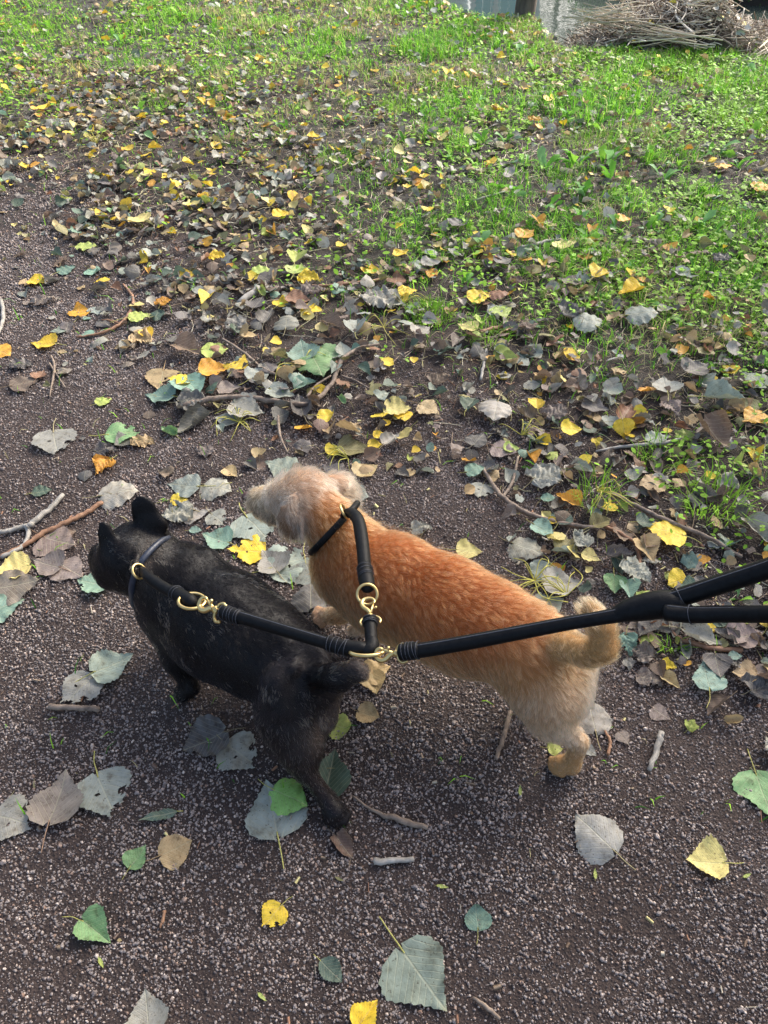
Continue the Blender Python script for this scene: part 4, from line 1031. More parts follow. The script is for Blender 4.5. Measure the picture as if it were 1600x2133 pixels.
# ------------------------------------------------------------------ dogs: one continuous body from blended limbs
class Body:
    def __init__(s, vox=0.005):
        s.vox = vox; s.p = []
    def cap(s, a, b, k=0.02, col=None, hair=1.0, flow=None, tag_=''):
        (A, ta), (B, tb) = at(a[0], a[1], a[2]), at(b[0], b[1], b[2])
        s.p.append(dict(t='c', a=A, b=B, ra=a[3] * ta, rb=b[3] * tb, k=k, col=col, hair=hair, flow=(flow if flow is not None else B - A), tag=tag_))
    def ell(s, c, axes, rad, k=0.015, col=None, hair=1.0, flow=None, tag_=''):
        C, t = at(c[0], c[1], c[2])
        s.p.append(dict(t='e', c=C, ax=np.asarray(axes, float), r=np.array(rad) * t, k=k, col=col, hair=hair, flow=np.asarray(flow if flow is not None else axes[0], float), tag=tag_))
    def pts_sdf(s, p, X):
        if p['t'] == 'c':
            d = p['b'] - p['a']; t = np.clip(((X - p['a']) @ d) / (d @ d + 1e-12), 0, 1)
            return np.linalg.norm(X - p['a'] - t[..., None] * d, axis=-1) - (p['ra'] + (p['rb'] - p['ra']) * t)
        q = (X - p['c']) @ p['ax'].T
        k0 = np.linalg.norm(q / p['r'], axis=-1); k1 = np.linalg.norm(q / p['r'] ** 2, axis=-1) + 1e-9
        return k0 * (k0 - 1) / k1
    def bbox(s, p):
        if p['t'] == 'c':
            r = max(p['ra'], p['rb']); return np.minimum(p['a'], p['b']) - r, np.maximum(p['a'], p['b']) + r
        r = p['r'].max(); return p['c'] - r, p['c'] + r
    def build(s):
        lo = np.min([s.bbox(p)[0] for p in s.p], 0) - .03; hi = np.max([s.bbox(p)[1] for p in s.p], 0) + .03
        h = s.vox; n = np.ceil((hi - lo) / h).astype(int) + 1
        f = np.full(n, 0.2, np.float32)
        for p in s.p:
            a, b = s.bbox(p); M = .055
            i0 = np.maximum(((a - M - lo) / h).astype(int), 0); i1 = np.minimum(((b + M - lo) / h).astype(int) + 2, n)
            g = np.stack(np.meshgrid(*[lo[i] + h * np.arange(i0[i], i1[i]) for i in range(3)], indexing='ij'), -1)
            d = s.pts_sdf(p, g); sl = tuple(slice(i0[i], i1[i]) for i in range(3)); o = f[sl]; k = p['k']
            m = np.clip(.5 + .5 * (o - d) / k, 0, 1); f[sl] = o * (1 - m) + d * m - k * m * (1 - m)
        # surface nets
        c = [f[i:n[0] - 1 + i, j:n[1] - 1 + j, k:n[2] - 1 + k] for i in (0, 1) for j in (0, 1) for k in (0, 1)]
        st = np.stack(c, -1); neg = st < 0
        act = neg.any(-1) & ~neg.all(-1)
        idx = np.argwhere(act); vals = st[act]
        corner = np.array([(i, j, k) for i in (0, 1) for j in (0, 1) for k in (0, 1)], float)
        acc = np.zeros((len(idx), 3)); cnt = np.zeros(len(idx))
        for a in range(8):
            for b in range(a + 1, 8):
                if np.abs(corner[a] - corner[b]).sum() != 1: continue
                va, vb = vals[:, a], vals[:, b]; m = (va < 0) != (vb < 0)
                t = np.where(m, va / (va - vb + 1e-12), 0)
                acc += np.where(m[:, None], corner[a] + t[:, None] * (corner[b] - corner[a]), 0); cnt += m
        V = lo + h * (idx + acc / cnt[:, None])
        vid = np.full(act.shape, -1, np.int64); vid[tuple(idx.T)] = np.arange(len(idx))
        F = []
        for ax in range(3):
            o1, o2 = [q for q in range(3) if q != ax]
            A = np.take(f, range(n[ax] - 1), ax); B = np.take(f, range(1, n[ax]), ax)
            ch = np.argwhere((A < 0) != (B < 0))
            ch = ch[(ch[:, o1] > 0) & (ch[:, o2] > 0) & (ch[:, o1] < n[o1] - 1) & (ch[:, o2] < n[o2] - 1)]
            sg = A[tuple(ch.T)] < 0
            def v_(d1, d2):
                q = ch.copy(); q[:, o1] -= d1; q[:, o2] -= d2; return vid[tuple(q.T)]
            quad = np.stack([v_(1, 1), v_(0, 1), v_(0, 0), v_(1, 0)], -1)
            if ax == 1: sg = ~sg
            quad[~sg] = quad[~sg][:, ::-1]
            F.append(quad)
        F = np.vstack(F); F = F[(F >= 0).all(1)]
        s.V, s.F = V, F
        # normals out of the field
        e1 = V[F[:, 1]] - V[F[:, 0]]; e2 = V[F[:, 2]] - V[F[:, 0]]
        fn = np.cross(e1, e2); s.area = np.linalg.norm(fn, axis=1); s.fn = fn / (s.area[:, None] + 1e-12)
        vn = np.zeros_like(V)
        for i in range(4): np.add.at(vn, F[:, i], fn)
        s.vn = vn / (np.linalg.norm(vn, axis=1)[:, None] + 1e-12)
        return V, F
    def fields(s, X, soft=0.006):
        D = np.stack([s.pts_sdf(p, X) for p in s.p], -1)
        W = np.exp(-np.clip(D - D.min(-1, keepdims=True), 0, 1) / soft); W /= W.sum(-1, keepdims=True)
        flow = W @ np.array([p['flow'] / (np.linalg.norm(p['flow']) + 1e-9) for p in s.p])
        col = W @ np.array([p['col'] for p in s.p]); hair = W @ np.array([p['hair'] for p in s.p])
        return flow, col, hair, D.argmin(-1), W
def hair_object(name, body, parent, count, length, width, lean, mat, colorfn, clump=0.5, curl=0.0, seed=1, npt=5, lift0=0.0, jitter=.18, down=.35, lenfn=None):
    r = np.random.default_rng(seed)
    V, F = body.V, body.F
    fi = r.choice(len(F), count, p=body.area / body.area.sum())
    a = r.random((count, 2)); q = V[F[fi]]; vn = body.vn[F[fi]]
    w = np.stack([(1 - a[:, 0]) * (1 - a[:, 1]), a[:, 0] * (1 - a[:, 1]), a[:, 0] * a[:, 1], (1 - a[:, 0]) * a[:, 1]], -1)
    P0 = (q * w[..., None]).sum(1); Nn = (vn * w[..., None]).sum(1); Nn /= np.linalg.norm(Nn, axis=1)[:, None]
    flow, col, hl, who, W = body.fields(P0)
    flow = flow + np.array([0, 0, -down]) + r.normal(0, jitter, (count, 3))
    # slow swirls in the coat
    sw = np.stack([fbm(P0[:, 0] * 22 + 5, P0[:, 1] * 22 + P0[:, 2] * 17, 301, 2), fbm(P0[:, 1] * 22, P0[:, 2] * 22 + P0[:, 0] * 13, 302, 2), fbm(P0[:, 2] * 22 + 3, P0[:, 0] * 22, 303, 2)], -1) - .5
    flow = flow + sw * 1.0
    T = flow - Nn * (flow * Nn).sum(1)[:, None]; T /= np.linalg.norm(T, axis=1)[:, None] + 1e-9
    L = length * hl * r.uniform(.55, 1.15, count)
    if lenfn is not None: L = L * lenfn(P0, Nn)
    ok = L > 0.0008
    P0, Nn, T, L, col, who = P0[ok], Nn[ok], T[ok], L[ok], col[ok], who[ok]; count = len(P0)
    ln = lean * r.uniform(.85, 1.1, count)
    s = np.linspace(0, 1, npt)
    B = np.cross(Nn, T)
    pos = np.empty((count, npt, 3)); pos[:, 0] = P0 - Nn * .001
    ph = r.uniform(0, 6.28, count)
    for i in range(1, npt):
        k = np.clip(ln * (s[i] ** .5), 0, .96)[:, None]
        d = Nn * (1 - k) + T * k; d /= np.linalg.norm(d, axis=1)[:, None]
        pos[:, i] = pos[:, i - 1] + d * (L / (npt - 1))[:, None]
        if curl: pos[:, i] += (B * np.sin(ph + s[i] * 9)[:, None] + T * np.cos(ph + s[i] * 9)[:, None]) * (curl * L / (npt - 1))[:, None]
    if clump:
        g = r.choice(count, max(1, count // 34), replace=False)
        kd = kdtree.KDTree(len(g))
        for j, gi_ in enumerate(g): kd.insert(P0[gi_], j)
        kd.balance()
        near = np.array([g[kd.find(p)[1]] for p in P0])
        cl = clump * r.uniform(.4, 1.0, count)
        for i in range(1, npt):
            f = (cl * s[i] ** 1.3)[:, None]
            off = pos[near, i] - P0[near]; target = P0[near] + off
            pos[:, i] = pos[:, i] * (1 - f) + target * f
    c = colorfn(P0, Nn, col, who, r)
    hc = bpy.data.hair_curves.new(name); hc.add_curves([npt] * count)
    hc.attributes['position'].data.foreach_set('vector', (pos - np.array(parent.location)).astype(np.float32).ravel())
    ra = hc.attributes.get('radius') or hc.attributes.new('radius', 'FLOAT', 'POINT')
    lum = c.mean(1, keepdims=True); rad = (width / 2 * (1 - .8 * s ** 1.5))[None, :] * r.uniform(.7, 1.2, (count, 1)) * (1 + (1.3 * (lum > .1) if lum.mean() < .08 else 0))
    ra.data.foreach_set('value', rad.astype(np.float32).ravel())
    ca = hc.attributes.new('Col', 'FLOAT_COLOR', 'CURVE')
    cc = np.ones((count, 4), np.float32); cc[:, :3] = np.clip(c, 0.002, .95); ca.data.foreach_set('color', cc.ravel())
    hc.materials.append(mat)
    return obj(name, hc, parent)
def body_object(body, parent, mat, colorfn):
    V, F = body.build()
    _, col, _, who, _ = body.fields(V)
    c = colorfn(V, body.vn, col, who, np.random.default_rng(5))
    return obj('body', mesh_from('body', V - np.array(parent.location), F, mat, True, col=c), parent)
def axes_from(a, w):
    a = np.asarray(a, float); a /= np.linalg.norm(a); w = np.asarray(w, float); w = w - a * (a @ w); w /= np.linalg.norm(w)
    return np.array([a, w, np.cross(a, w)])
def add_part(name, parent, VF, mat, **kw):
    return part(name, VF[0], VF[1], mat, parent, **kw)

M_SKIN = attr_material('dog_skin', 0.75, 0.2)
M_NOSE = noisy_material('dog_nose', (0.012, 0.010, 0.010), (0.03, 0.025, 0.025), 60, 0.35, 0.4, 0.0006)
M_NOSE2 = noisy_material('brown_dog_nose', (0.05, 0.022, 0.018), (0.10, 0.045, 0.035), 60, 0.4, 0.4, 0.0006)
M_EYE = noisy_material('dog_eye', (0.012, 0.008, 0.006), (0.02, 0.012, 0.008), 20, 0.06, 0, 0)
M_CLAW = noisy_material('claw', (0.012, 0.011, 0.011), (0.03, 0.028, 0.026), 60, 0.4)
M_PAD = noisy_material('paw_pad', (0.015, 0.014, 0.014), (0.04, 0.035, 0.035), 60, 0.6)
def black_coat_material():
    m, nt, b = mat_new('black_coat'); L = nt.links.new
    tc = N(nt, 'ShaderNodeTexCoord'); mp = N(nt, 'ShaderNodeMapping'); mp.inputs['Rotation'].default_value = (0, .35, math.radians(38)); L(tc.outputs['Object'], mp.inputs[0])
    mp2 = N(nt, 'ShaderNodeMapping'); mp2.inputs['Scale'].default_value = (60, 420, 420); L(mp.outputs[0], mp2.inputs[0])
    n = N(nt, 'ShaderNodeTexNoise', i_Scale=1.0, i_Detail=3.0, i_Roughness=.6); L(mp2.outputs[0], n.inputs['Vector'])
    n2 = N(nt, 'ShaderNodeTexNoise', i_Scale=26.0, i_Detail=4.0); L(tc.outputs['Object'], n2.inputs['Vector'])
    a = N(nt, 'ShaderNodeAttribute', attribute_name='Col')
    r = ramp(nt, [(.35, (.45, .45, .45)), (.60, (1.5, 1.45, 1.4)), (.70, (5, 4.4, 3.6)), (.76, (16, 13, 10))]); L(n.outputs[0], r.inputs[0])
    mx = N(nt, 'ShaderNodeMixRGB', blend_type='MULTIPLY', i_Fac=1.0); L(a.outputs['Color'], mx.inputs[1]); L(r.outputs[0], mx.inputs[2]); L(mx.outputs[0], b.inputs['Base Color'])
    rr = ramp(nt, [(.3, (.42, .42, .42)), (.7, (.50, .50, .50))]); L(n2.outputs[0], rr.inputs[0]); L(rr.outputs[0], b.inputs['Roughness'])
    b.inputs['Specular IOR Level'].default_value = .20
    bp = N(nt, 'ShaderNodeBump', i_Strength=.55, i_Distance=.0012); L(n.outputs[0], bp.inputs['Height'])
    bp2 = N(nt, 'ShaderNodeBump', i_Strength=.2, i_Distance=.004); L(n2.outputs[0], bp2.inputs['Height']); L(bp.outputs[0], bp2.inputs['Normal']); L(bp2.outputs[0], b.inputs['Normal'])
    return m
M_BCOAT = black_coat_material()
M_FUR_G = hair_material('ginger_fur', 0.38, 0.5)
[n_ for n_ in M_FUR_G.node_tree.nodes if n_.type == 'BSDF_HAIR_PRINCIPLED'][0].inputs['IOR'].default_value = 1.42
M_FUR_B = hair_material('black_fur', 0.22, 0.30); [n_ for n_ in M_FUR_B.node_tree.nodes if n_.type == 'BSDF_HAIR_PRINCIPLED'][0].inputs['IOR'].default_value = 1.37

# ---- ginger dog
CRM2 = (.68, .45, .27); OR = (.42, .140, .044); OR2 = (.50, .20, .058); TN = (.52, .235, .082); CRM = (.74, .52, .34); PK = (.62, .36, .21); GY = (.56, .38, .21); SH = (.55, .31, .13)
EARC = (.30, .16, .08)
g = Body(.005)
g.cap((728, 1172, .225, 76), (815, 1212, .235, 92), .03, OR)           # shoulders to ribs
g.cap((815, 1212, .235, 92), (925, 1262, .235, 95), .03, OR)
g.cap((925, 1262, .235, 95), (1015, 1306, .235, 90), .03, OR)
g.cap((1015, 1306, .235, 90), (1100, 1352, .235, 86), .03, OR)
g.cap((1100, 1352, .235, 86), (1160, 1378, .225, 64), .03, SH)
g.cap((662, 1062, .315, 50), (735, 1140, .26, 66), .02, (.44, .165, .048), hair=1.0)          # neck
g.cap((720, 1195, .17, 58), (800, 1260, .16, 55), .04, TN)
g.cap((800, 1262, .165, 55), (960, 1345, .18, 55), .04, TN)           # belly
g.cap((638, 1032, .335, 50), (650, 1042, .325, 47), .012, PK, hair=1.1, flow=(.6, -.3, 0))          # skull
g.cap((588, 1034, .325, 34), (630, 1028, .335, 43), .02, (.62, .44, .30), hair=1.1)
g.cap((541, 1042, .285, 28), (588, 1046, .305, 35), .015, GY, hair=.6, flow=(.5, 0, -1))         # muzzle
g.cap((542, 1060, .262, 17), (572, 1072, .275, 22), .012, (.27, .20, .135), hair=.7, flow=(.3, -.2, -1))  # lower jaw; colour darkened to paint the shaded gap beside the ear
hang = np.array([.10, -.16, -1.0])
g.ell((603, 1090, .322), axes_from(hang, (1, .1, 0)), (48, 26, 6), .003, EARC, hair=1.0, flow=(.1, -.2, -1))     # near ear
g.cap((612, 1040, .365, 12), (604, 1066, .345, 15), .004, (.66, .46, .32), hair=1.1, flow=(.1, -.2, -1))
g.cap((629, 1066, .345, 5), (630, 1122, .300, 5), .003, (.85, .58, .40), hair=1.2, flow=(.2, -.2, -1))
g.ell((722, 1022, .30), axes_from((.35, .1, -1), (.3, 1, 0)), (42, 26, 9), .012, PK, hair=1.7, flow=(.6, .0, -1))  # far ear
g.cap((690, 1005, .34, 16), (712, 1008, .33, 17), .012, PK, hair=1.4)
g.cap((1120, 1395, .215, 72), (1140, 1440, .19, 66), .03, TN, flow=(.2, -.3, -1))          # thigh
g.cap((1140, 1440, .19, 66), (1148, 1492, .14, 44), .03, CRM2, flow=(.4, -.3, -1))
g.cap((1148, 1495, .14, 42), (1204, 1543, .10, 18), .015, CRM2, flow=(.5, -.2, -1), hair=.6)
g.cap((1208, 1548, .095, 18), (1190, 1592, .03, 17), .012, SH, hair=.42, flow=(0, 0, -1))
g.cap((1192, 1594, .026, 18), (1168, 1592, .022, 19), .012, SH, hair=.35)
for du, dv in ((1150, 1584), (1149, 1596), (1157, 1606), (1170, 1611)): g.cap((1172, 1597, .020, 12), (du, dv, .014, 9.5), .004, SH, hair=.22)
g.cap((1190, 1385, .22, 48), (1196, 1450, .18, 32), .03, CRM, flow=(0, -.3, -1))          # seat
g.cap((1110, 1345, .17, 50), (1125, 1400, .12, 32), .03, CRM, flow=(0, 0, -1))           # far hind leg
g.cap((1125, 1402, .12, 30), (1150, 1440, .075, 15), .02, CRM, flow=(0, 0, -1))
g.cap((1150, 1440, .075, 14), (1120, 1462, .022, 15), .012, TN, hair=.6)
g.cap((1120, 1462, .022, 16), (1098, 1460, .016, 15), .012, TN, hair=.5)
g.cap((722, 1205, .18, 42), (748, 1262, .13, 25), .03, TN, flow=(0, 0, -1))           # near front leg, stepping out
g.cap((748, 1264, .125, 22), (700, 1283, .05, 15), .02, TN, hair=.8)
g.cap((700, 1283, .05, 15), (680, 1282, .025, 17), .012, SH, hair=.6)
for du, dv in ((662, 1270), (657, 1280), (660, 1292), (670, 1300)): g.cap((682, 1282, .024, 12), (du, dv, .017, 9), .003, PK, hair=.15)
g.cap((775, 1195, .16, 45), (778, 1262, .09, 22), .03, TN, flow=(0, 0, -1))           # far front leg
g.cap((778, 1262, .09, 19), (752, 1305, .025, 14), .012, CRM, hair=.8, flow=(0, 0, -1))
g.cap((752, 1305, .022, 15), (737, 1312, .016, 13), .01, CRM, hair=.5)
g.cap((1172, 1345, .30, 30), (1222, 1360, .345, 25), .02, SH, hair=.8, tag_='t')      # tail: out, then curling up
g.cap((1222, 1360, .345, 25), (1256, 1350, .385, 25), .012, SH, hair=1.0, tag_='t')
g.cap((1256, 1350, .385, 25), (1254, 1305, .425, 23), .012, SH, hair=1.0, tag_='t')
g.cap((1254, 1305, .425, 23), (1228, 1268, .44, 18), .012, SH, hair=1.0, tag_='t')
gdog = empty('dog', at(930, 1258, 0)[0])
tag(gdog, 'ginger curly coated dog walking on the gravel behind its leash', 'dog')
axis_g = at(1100, 1352, .235)[0] - at(735, 1180, .235)[0]; len_g = np.linalg.norm(axis_g[:2]); ax2 = axis_g[:2] / len_g
org = at(735, 1180, .235)[0][:2]
perp = np.array([-ax2[1], ax2[0]])
def ginger_color(P, Nn, col, who, r, base=False):
    c = col.copy()
    earm = (np.abs(who[:, None] - np.array([12])) < 1).any(1)
    tor = (who <= 4) | (who == 12)
    lat = (P[:, :2] - org) @ perp
    al = (P[:, :2] - org) @ ax2
    h = P[:, 2]
    # deep orange saddle, paler towards belly, chest and hindquarters
    n = fbm(al * 18, lat * 18 + h * 14, 310, 3) - .5
    low = smooth(.275, .17, h + n * .06)
    body = (who <= 4)
    m = (low * body)[:, None]
    c = c * (1 - .5 * m) + np.array(TN) * .5 * m
    rear = (smooth(.30, .44, al + n * .05) * smooth(.325, .20, h) * body)[:, None]
    c = c * (1 - .5 * rear) + np.array(TN) * .5 * rear
    sad = (smooth(.0, .16, al) * smooth(.47, .34, al) * smooth(.25, .30, h) * body)[:, None]
    c = c * (1 - .55 * sad) + np.array((.42, .115, .030)) * .55 * sad
    spine = (np.exp(-(lat / .03) ** 2) * sad[:, 0])[:, None]
    c = c * (1 - .2 * spine)
    if base: return c * .62
    k = len(P)
    lock = fbm(P[:, 0] * 120 + P[:, 2] * 60, P[:, 1] * 120, 320, 2)[:, None]
    c = c * (0.45 + 1.1 * lock) * r.uniform(.82, 1.18, (k, 1))
    st_ = earm & (fbm(P[:, 0] * 160, P[:, 1] * 40, 340, 2) > .54); c[st_] = np.array((.74, .60, .47)) * r.uniform(.7, 1.1, (int(st_.sum()), 1))
    pale = r.random(k) < np.where(body, .05 + .07 * low, .16)
    c[pale] = c[pale] * .45 + np.array((.84, .70, .52)) * .55
    return c
body_object(g, gdog, M_SKIN, lambda P, Nn, c, w, r: ginger_color(P, Nn, c, w, r, True))
hair_object('coat', g, gdog, 135000, .020, .00032, .89, M_FUR_G, ginger_color, clump=.78, seed=3, jitter=.24, down=.35)
hair_object('stray_hair', g, gdog, 14000, .030, .00020, .62, M_FUR_G, ginger_color, clump=.35, seed=4, curl=.35, jitter=.4, down=.2)
hair_object('head_tuft', g, gdog, 60000, .026, .00050, .72, M_FUR_G, lambda P, Nn, c, w, r: (c * .6 + np.array((.86, .66, .50)) * .4) * r.uniform(.55, 1.15, (len(P), 1)),
            clump=.75, seed=12, curl=.45, jitter=.35, down=.3, lenfn=lambda P, Nn: (np.isin(g.fields(P)[3], [8, 9, 13, 15]) * (Nn[:, 2] > .1) * (np.random.default_rng(3).random(len(P)) < .5)).astype(float))
nz, tz = at(514, 1034, .288); add_part('nose', gdog, ball(nz, np.array([11, 12, 9]) * tz), M_NOSE2)
for e in ((572, 1022, .325), (578, 1060, .312)):
    p_, t_ = at(*e); add_part('eye', gdog, ball(p_, 6.5 * t_), M_EYE)
def claws(parent, pts, L=8):
    for (u, v, z, du, dv) in pts:
        p_, t_ = at(u, v, z); q_, _ = at(u + du, v + dv, z * .35)
        V, F = tube(catmull([p_, (p_ + q_) / 2 + [0, 0, .002], q_], 3), np.linspace(3.2, 1.0, 7) * t_, 6)
        part('claw', V, F, M_CLAW, parent)
claws(gdog, [(656, 1268, .016, -9, 2), (651, 1279, .016, -9, 3), (654, 1293, .016, -8, 4), (665, 1302, .016, -6, 6),
             (1144, 1584, .013, -8, 2), (1142, 1597, .013, -7, 4), (1152, 1609, .013, -5, 6)])
p_, t_ = at(666, 1287, .007); add_part('paw_pad', gdog, ball(p_, np.array([16, 15, 6]) * t_), M_PAD)

# ---- black dog
BK = (.0035, .0028, .0034); BR = (.016, .010, .0085); BT = (.06, .047, .041); BN = (.0075, .006, .0075)
b_ = Body(.005)
b_.cap((322, 1178, .245, 58), (372, 1218, .215, 84), .03, BK)          # neck
b_.cap((376, 1226, .195, 93), (475, 1306, .18, 110), .035, BK)
b_.cap((475, 1306, .18, 110), (548, 1352, .18, 99), .03, BK)
b_.cap((548, 1352, .18, 99), (618, 1394, .185, 82), .03, BK)
b_.cap((618, 1394, .185, 80), (650, 1404, .18, 62), .03, BN)
b_.cap((345, 1262, .14, 52), (420, 1330, .13, 60), .04, BK)            # chest floor
b_.cap((265, 1158, .285, 60), (300, 1172, .265, 62), .025, BK, hair=.9)  # skull
b_.cap((243, 1186, .25, 46), (268, 1190, .25, 46), .02, BK, hair=.8)   # cheeks
b_.cap((216, 1160, .255, 30), (240, 1166, .26, 40), .02, BK, hair=.7)  # muzzle
b_.cap((218, 1186, .235, 24), (240, 1190, .24, 32), .015, BK, hair=.7)
b_.cap((285, 1120, .295, 34), (320, 1122, .285, 32), .025, BK, hair=.8)
el = at(285, 1040, .385)[0] - at(305, 1100, .325)[0]
b_.ell((303, 1072, .350), axes_from(el, (1, .15, 0)), (45, 29, 8), .010, BK, hair=.35, flow=el)
b_.ell((317, 1098, .325), axes_from(el, (1, .15, 0)), (28, 33, 11), .012, BK, hair=.35, flow=el)
el2 = at(219, 1098, .355)[0] - at(238, 1165, .295)[0]
b_.ell((226, 1130, .335), axes_from(el2, (1, .1, 0)), (50, 19, 8), .010, BK, hair=.35, flow=el2)
b_.ell((234, 1152, .305), axes_from(el2, (1, .1, 0)), (34, 22, 11), .015, BK, hair=.4, flow=el2)
b_.cap((610, 1440, .17, 66), (598, 1492, .14, 58), .03, BN, flow=(.1, -.2, -1))           # thigh
b_.cap((598, 1492, .14, 57), (626, 1558, .10, 46), .03, BR, flow=(.2, -.2, -1))
b_.cap((626, 1560, .10, 42), (637, 1608, .075, 23), .02, BR, flow=(.3, -.2, -1))
b_.cap((641, 1612, .075, 19), (680, 1662, .035, 16), .008, BR, hair=.7)
b_.cap((682, 1664, .032, 18), (697, 1690, .024, 25), .012, BN, hair=.6)
for du, dv in ((684, 1708), (699, 1714), (715, 1710), (722, 1697)): b_.cap((700, 1690, .022, 16), (du, dv, .015, 12), .003, BN, hair=.5)
b_.cap((668, 1430, .15, 44), (662, 1490, .11, 36), .03, BT, flow=(0, 0, -1))             # far thigh
b_.cap((662, 1490, .11, 36), (640, 1540, .07, 20), .02, BT, flow=(0, 0, -1))
b_.cap((640, 1540, .07, 17), (618, 1560, .022, 15), .012, BR, hair=.6)
b_.cap((618, 1560, .02, 16), (600, 1556, .016, 14), .012, BR, hair=.6)
b_.cap((340, 1280, .14, 40), (368, 1372, .09, 26), .03, BK, flow=(0, 0, -1))            # near front leg
b_.cap((368, 1372, .09, 24), (396, 1432, .03, 16), .02, BK, flow=(0, 0, -1))
b_.cap((396, 1434, .026, 19), (384, 1443, .018, 19), .012, BK, hair=.6)
for du, dv in ((370, 1436), (369, 1446), (378, 1455)): b_.cap((385, 1441, .02, 12), (du, dv, .014, 8.5), .006, BK, hair=.5)
b_.cap((425, 1215, .14, 40), (415, 1262, .08, 24), .03, BK, flow=(0, 0, -1))            # far front leg
b_.cap((415, 1262, .08, 22), (388, 1290, .02, 17), .02, BK, flow=(0, 0, -1))
b_.cap((388, 1290, .02, 18), (370, 1286, .016, 16), .012, BK, hair=.6)
b_.cap((668, 1412, .235, 26), (706, 1412, .262, 25), .02, BK, hair=1.1)                 # stub tail
b_.cap((706, 1412, .262, 25), (742, 1397, .285, 21), .012, BN, hair=1.1)
b_.cap((742, 1397, .285, 20), (752, 1402, .288, 15), .012, BT, hair=1.0)
# shoulder blades, hip bones, thigh muscle, rolls of skin behind the ears
b_.cap((392, 1176, .262, 30), (360, 1250, .235, 26), .012, BK)
b_.cap((432, 1168, .255, 24), (455, 1205, .25, 18), .012, BK)
b_.cap((470, 1240, .272, 17), (590, 1335, .258, 15), .012, BK)
b_.cap((575, 1418, .235, 30), (585, 1470, .19, 34), .012, BN, flow=(.1, -.2, -1))
b_.cap((640, 1345, .245, 24), (668, 1372, .232, 22), .010, BN)
b_.cap((585, 1400, .245, 20), (610, 1392, .25, 18), .010, BN)
b_.cap((612, 1535, .125, 26), (628, 1582, .095, 20), .010, BR, flow=(.1, -.2, -1))
for q_ in (0, 1, 2):
    b_.cap((296 + 13 * q_, 1132 + 3 * q_, .318 - .008 * q_, 8), (278 + 12 * q_, 1186 + 5 * q_, .318 - .012 * q_, 8), .006, BT if q_ == 1 else BK)
bdog = empty('dog', at(475, 1310, 0)[0])
tag(bdog, 'short haired black brindle dog with bat ears walking beside the ginger one', 'dog')
def black_color(P, Nn, col, who, r, base=False):
    c = col.copy(); k = len(P)
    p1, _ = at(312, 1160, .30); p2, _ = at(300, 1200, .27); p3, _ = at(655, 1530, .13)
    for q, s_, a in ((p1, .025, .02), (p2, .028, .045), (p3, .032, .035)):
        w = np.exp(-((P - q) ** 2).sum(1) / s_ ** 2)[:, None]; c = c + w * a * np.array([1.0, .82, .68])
    if base: return c * .7
    # brindle: narrow streaks of tan hairs
    st = fbm(P[:, 0] * 30 + P[:, 2] * 45, P[:, 1] * 60 - P[:, 2] * 30, 330, 3)
    tan = r.random(k) < .007 + .45 * smooth(.61, .71, st) * (fbm(P[:, 0] * 11, P[:, 1] * 11 + P[:, 2] * 9, 335, 2) > .46)
    c = c * r.uniform(.5, 1.6, (k, 1)) * (.6 + 1.0 * fbm(P[:, 0] * 90 + P[:, 2] * 40, P[:, 1] * 90, 337, 2))[:, None]
    c[tan] = np.array((.52, .42, .29)) * r.uniform(.5, 1.3, (tan.sum(), 1))
    rump = ((who >= 15) & (who <= 22))
    gr = rump & (r.random(k) < .10); c[gr] = np.array((.22, .19, .17))
    return c
body_object(b_, bdog, M_BCOAT, lambda P, Nn, c, w, r: black_color(P, Nn, c, w, r, True))
hair_object('coat', b_, bdog, 100000, .0105, .00030, .93, M_FUR_B, black_color, clump=.55, seed=6, npt=4, jitter=.22, down=.25)
nz, tz = at(196, 1166, .255); add_part('nose', bdog, ball(nz, np.array([7, 11, 8]) * tz), M_NOSE)
for e in ((226, 1130, .285), (216, 1200, .258)):
    p_, t_ = at(*e); add_part('eye', bdog, ball(p_, 8 * t_), M_EYE)
claws(bdog, [(684, 1714, .013, -2, 8), (699, 1720, .013, 0, 8), (716, 1716, .013, 3, 8), (366, 1436, .013, -7, 2), (365, 1447, .013, -7, 4)])

# ------------------------------------------------------------------ collars and leash
def ptube(name, parent, pts, mat, seg=12, n=6, r_=None):
    Q = []
    for (u, v, z, w) in pts:
        p, t = at(u, v, z); Q.append(list(p) + [w * t / 2])
    q = catmull(np.array(Q), n)
    V, F = tube(q[:, :3], q[:, 3] * (1 + .03 * (fbm(np.arange(len(q)) * .45, np.zeros(len(q)), 77, 2) - .5)), seg)
    o_ = part(name, V, F, mat, parent)
    if name in ('strap', 'left_strand', 'lead', 'handle', 'short_strand'):
        T_ = np.gradient(q[:, :3], axis=0); T_ /= np.linalg.norm(T_, axis=1)[:, None]
        sd_ = np.cross(T_, CB); sd_ /= np.linalg.norm(sd_, axis=1)[:, None]
        line = q[:, :3] - (sd_ * .80 - CB * .62) * q[:, 3:4] * (-1 if name == 'strap' else 1)
        V, F = tube(line, q[:, 3] * .085, 5); V = V - np.array(parent.location)
        obj('seam', mesh_from('seam', V, F, M_THREAD), o_)
    return o_
def windings(parent, a, b, n, extra=1.06, mat=None):
    """rings of thread round a leather tube between a and b: (u, v, z, width px)"""
    A, ta = at(*a[:3]); B, tb = at(*b[:3]); d = (B - A) / np.linalg.norm(B - A)
    for i in range(n):
        f = i / max(1, n - 1); c = A * (1 - f) + B * f; r = (a[3] * ta * (1 - f) + b[3] * tb * f) / 2 * extra
        ax = np.cross(d, [0, 0, 1.0]); dd = d + rng.normal(0, .08, 3)
        V, F = ring(c, dd, r, .0005, 1, ax, 20); part('thread', V, F, mat or M_THREAD, parent)
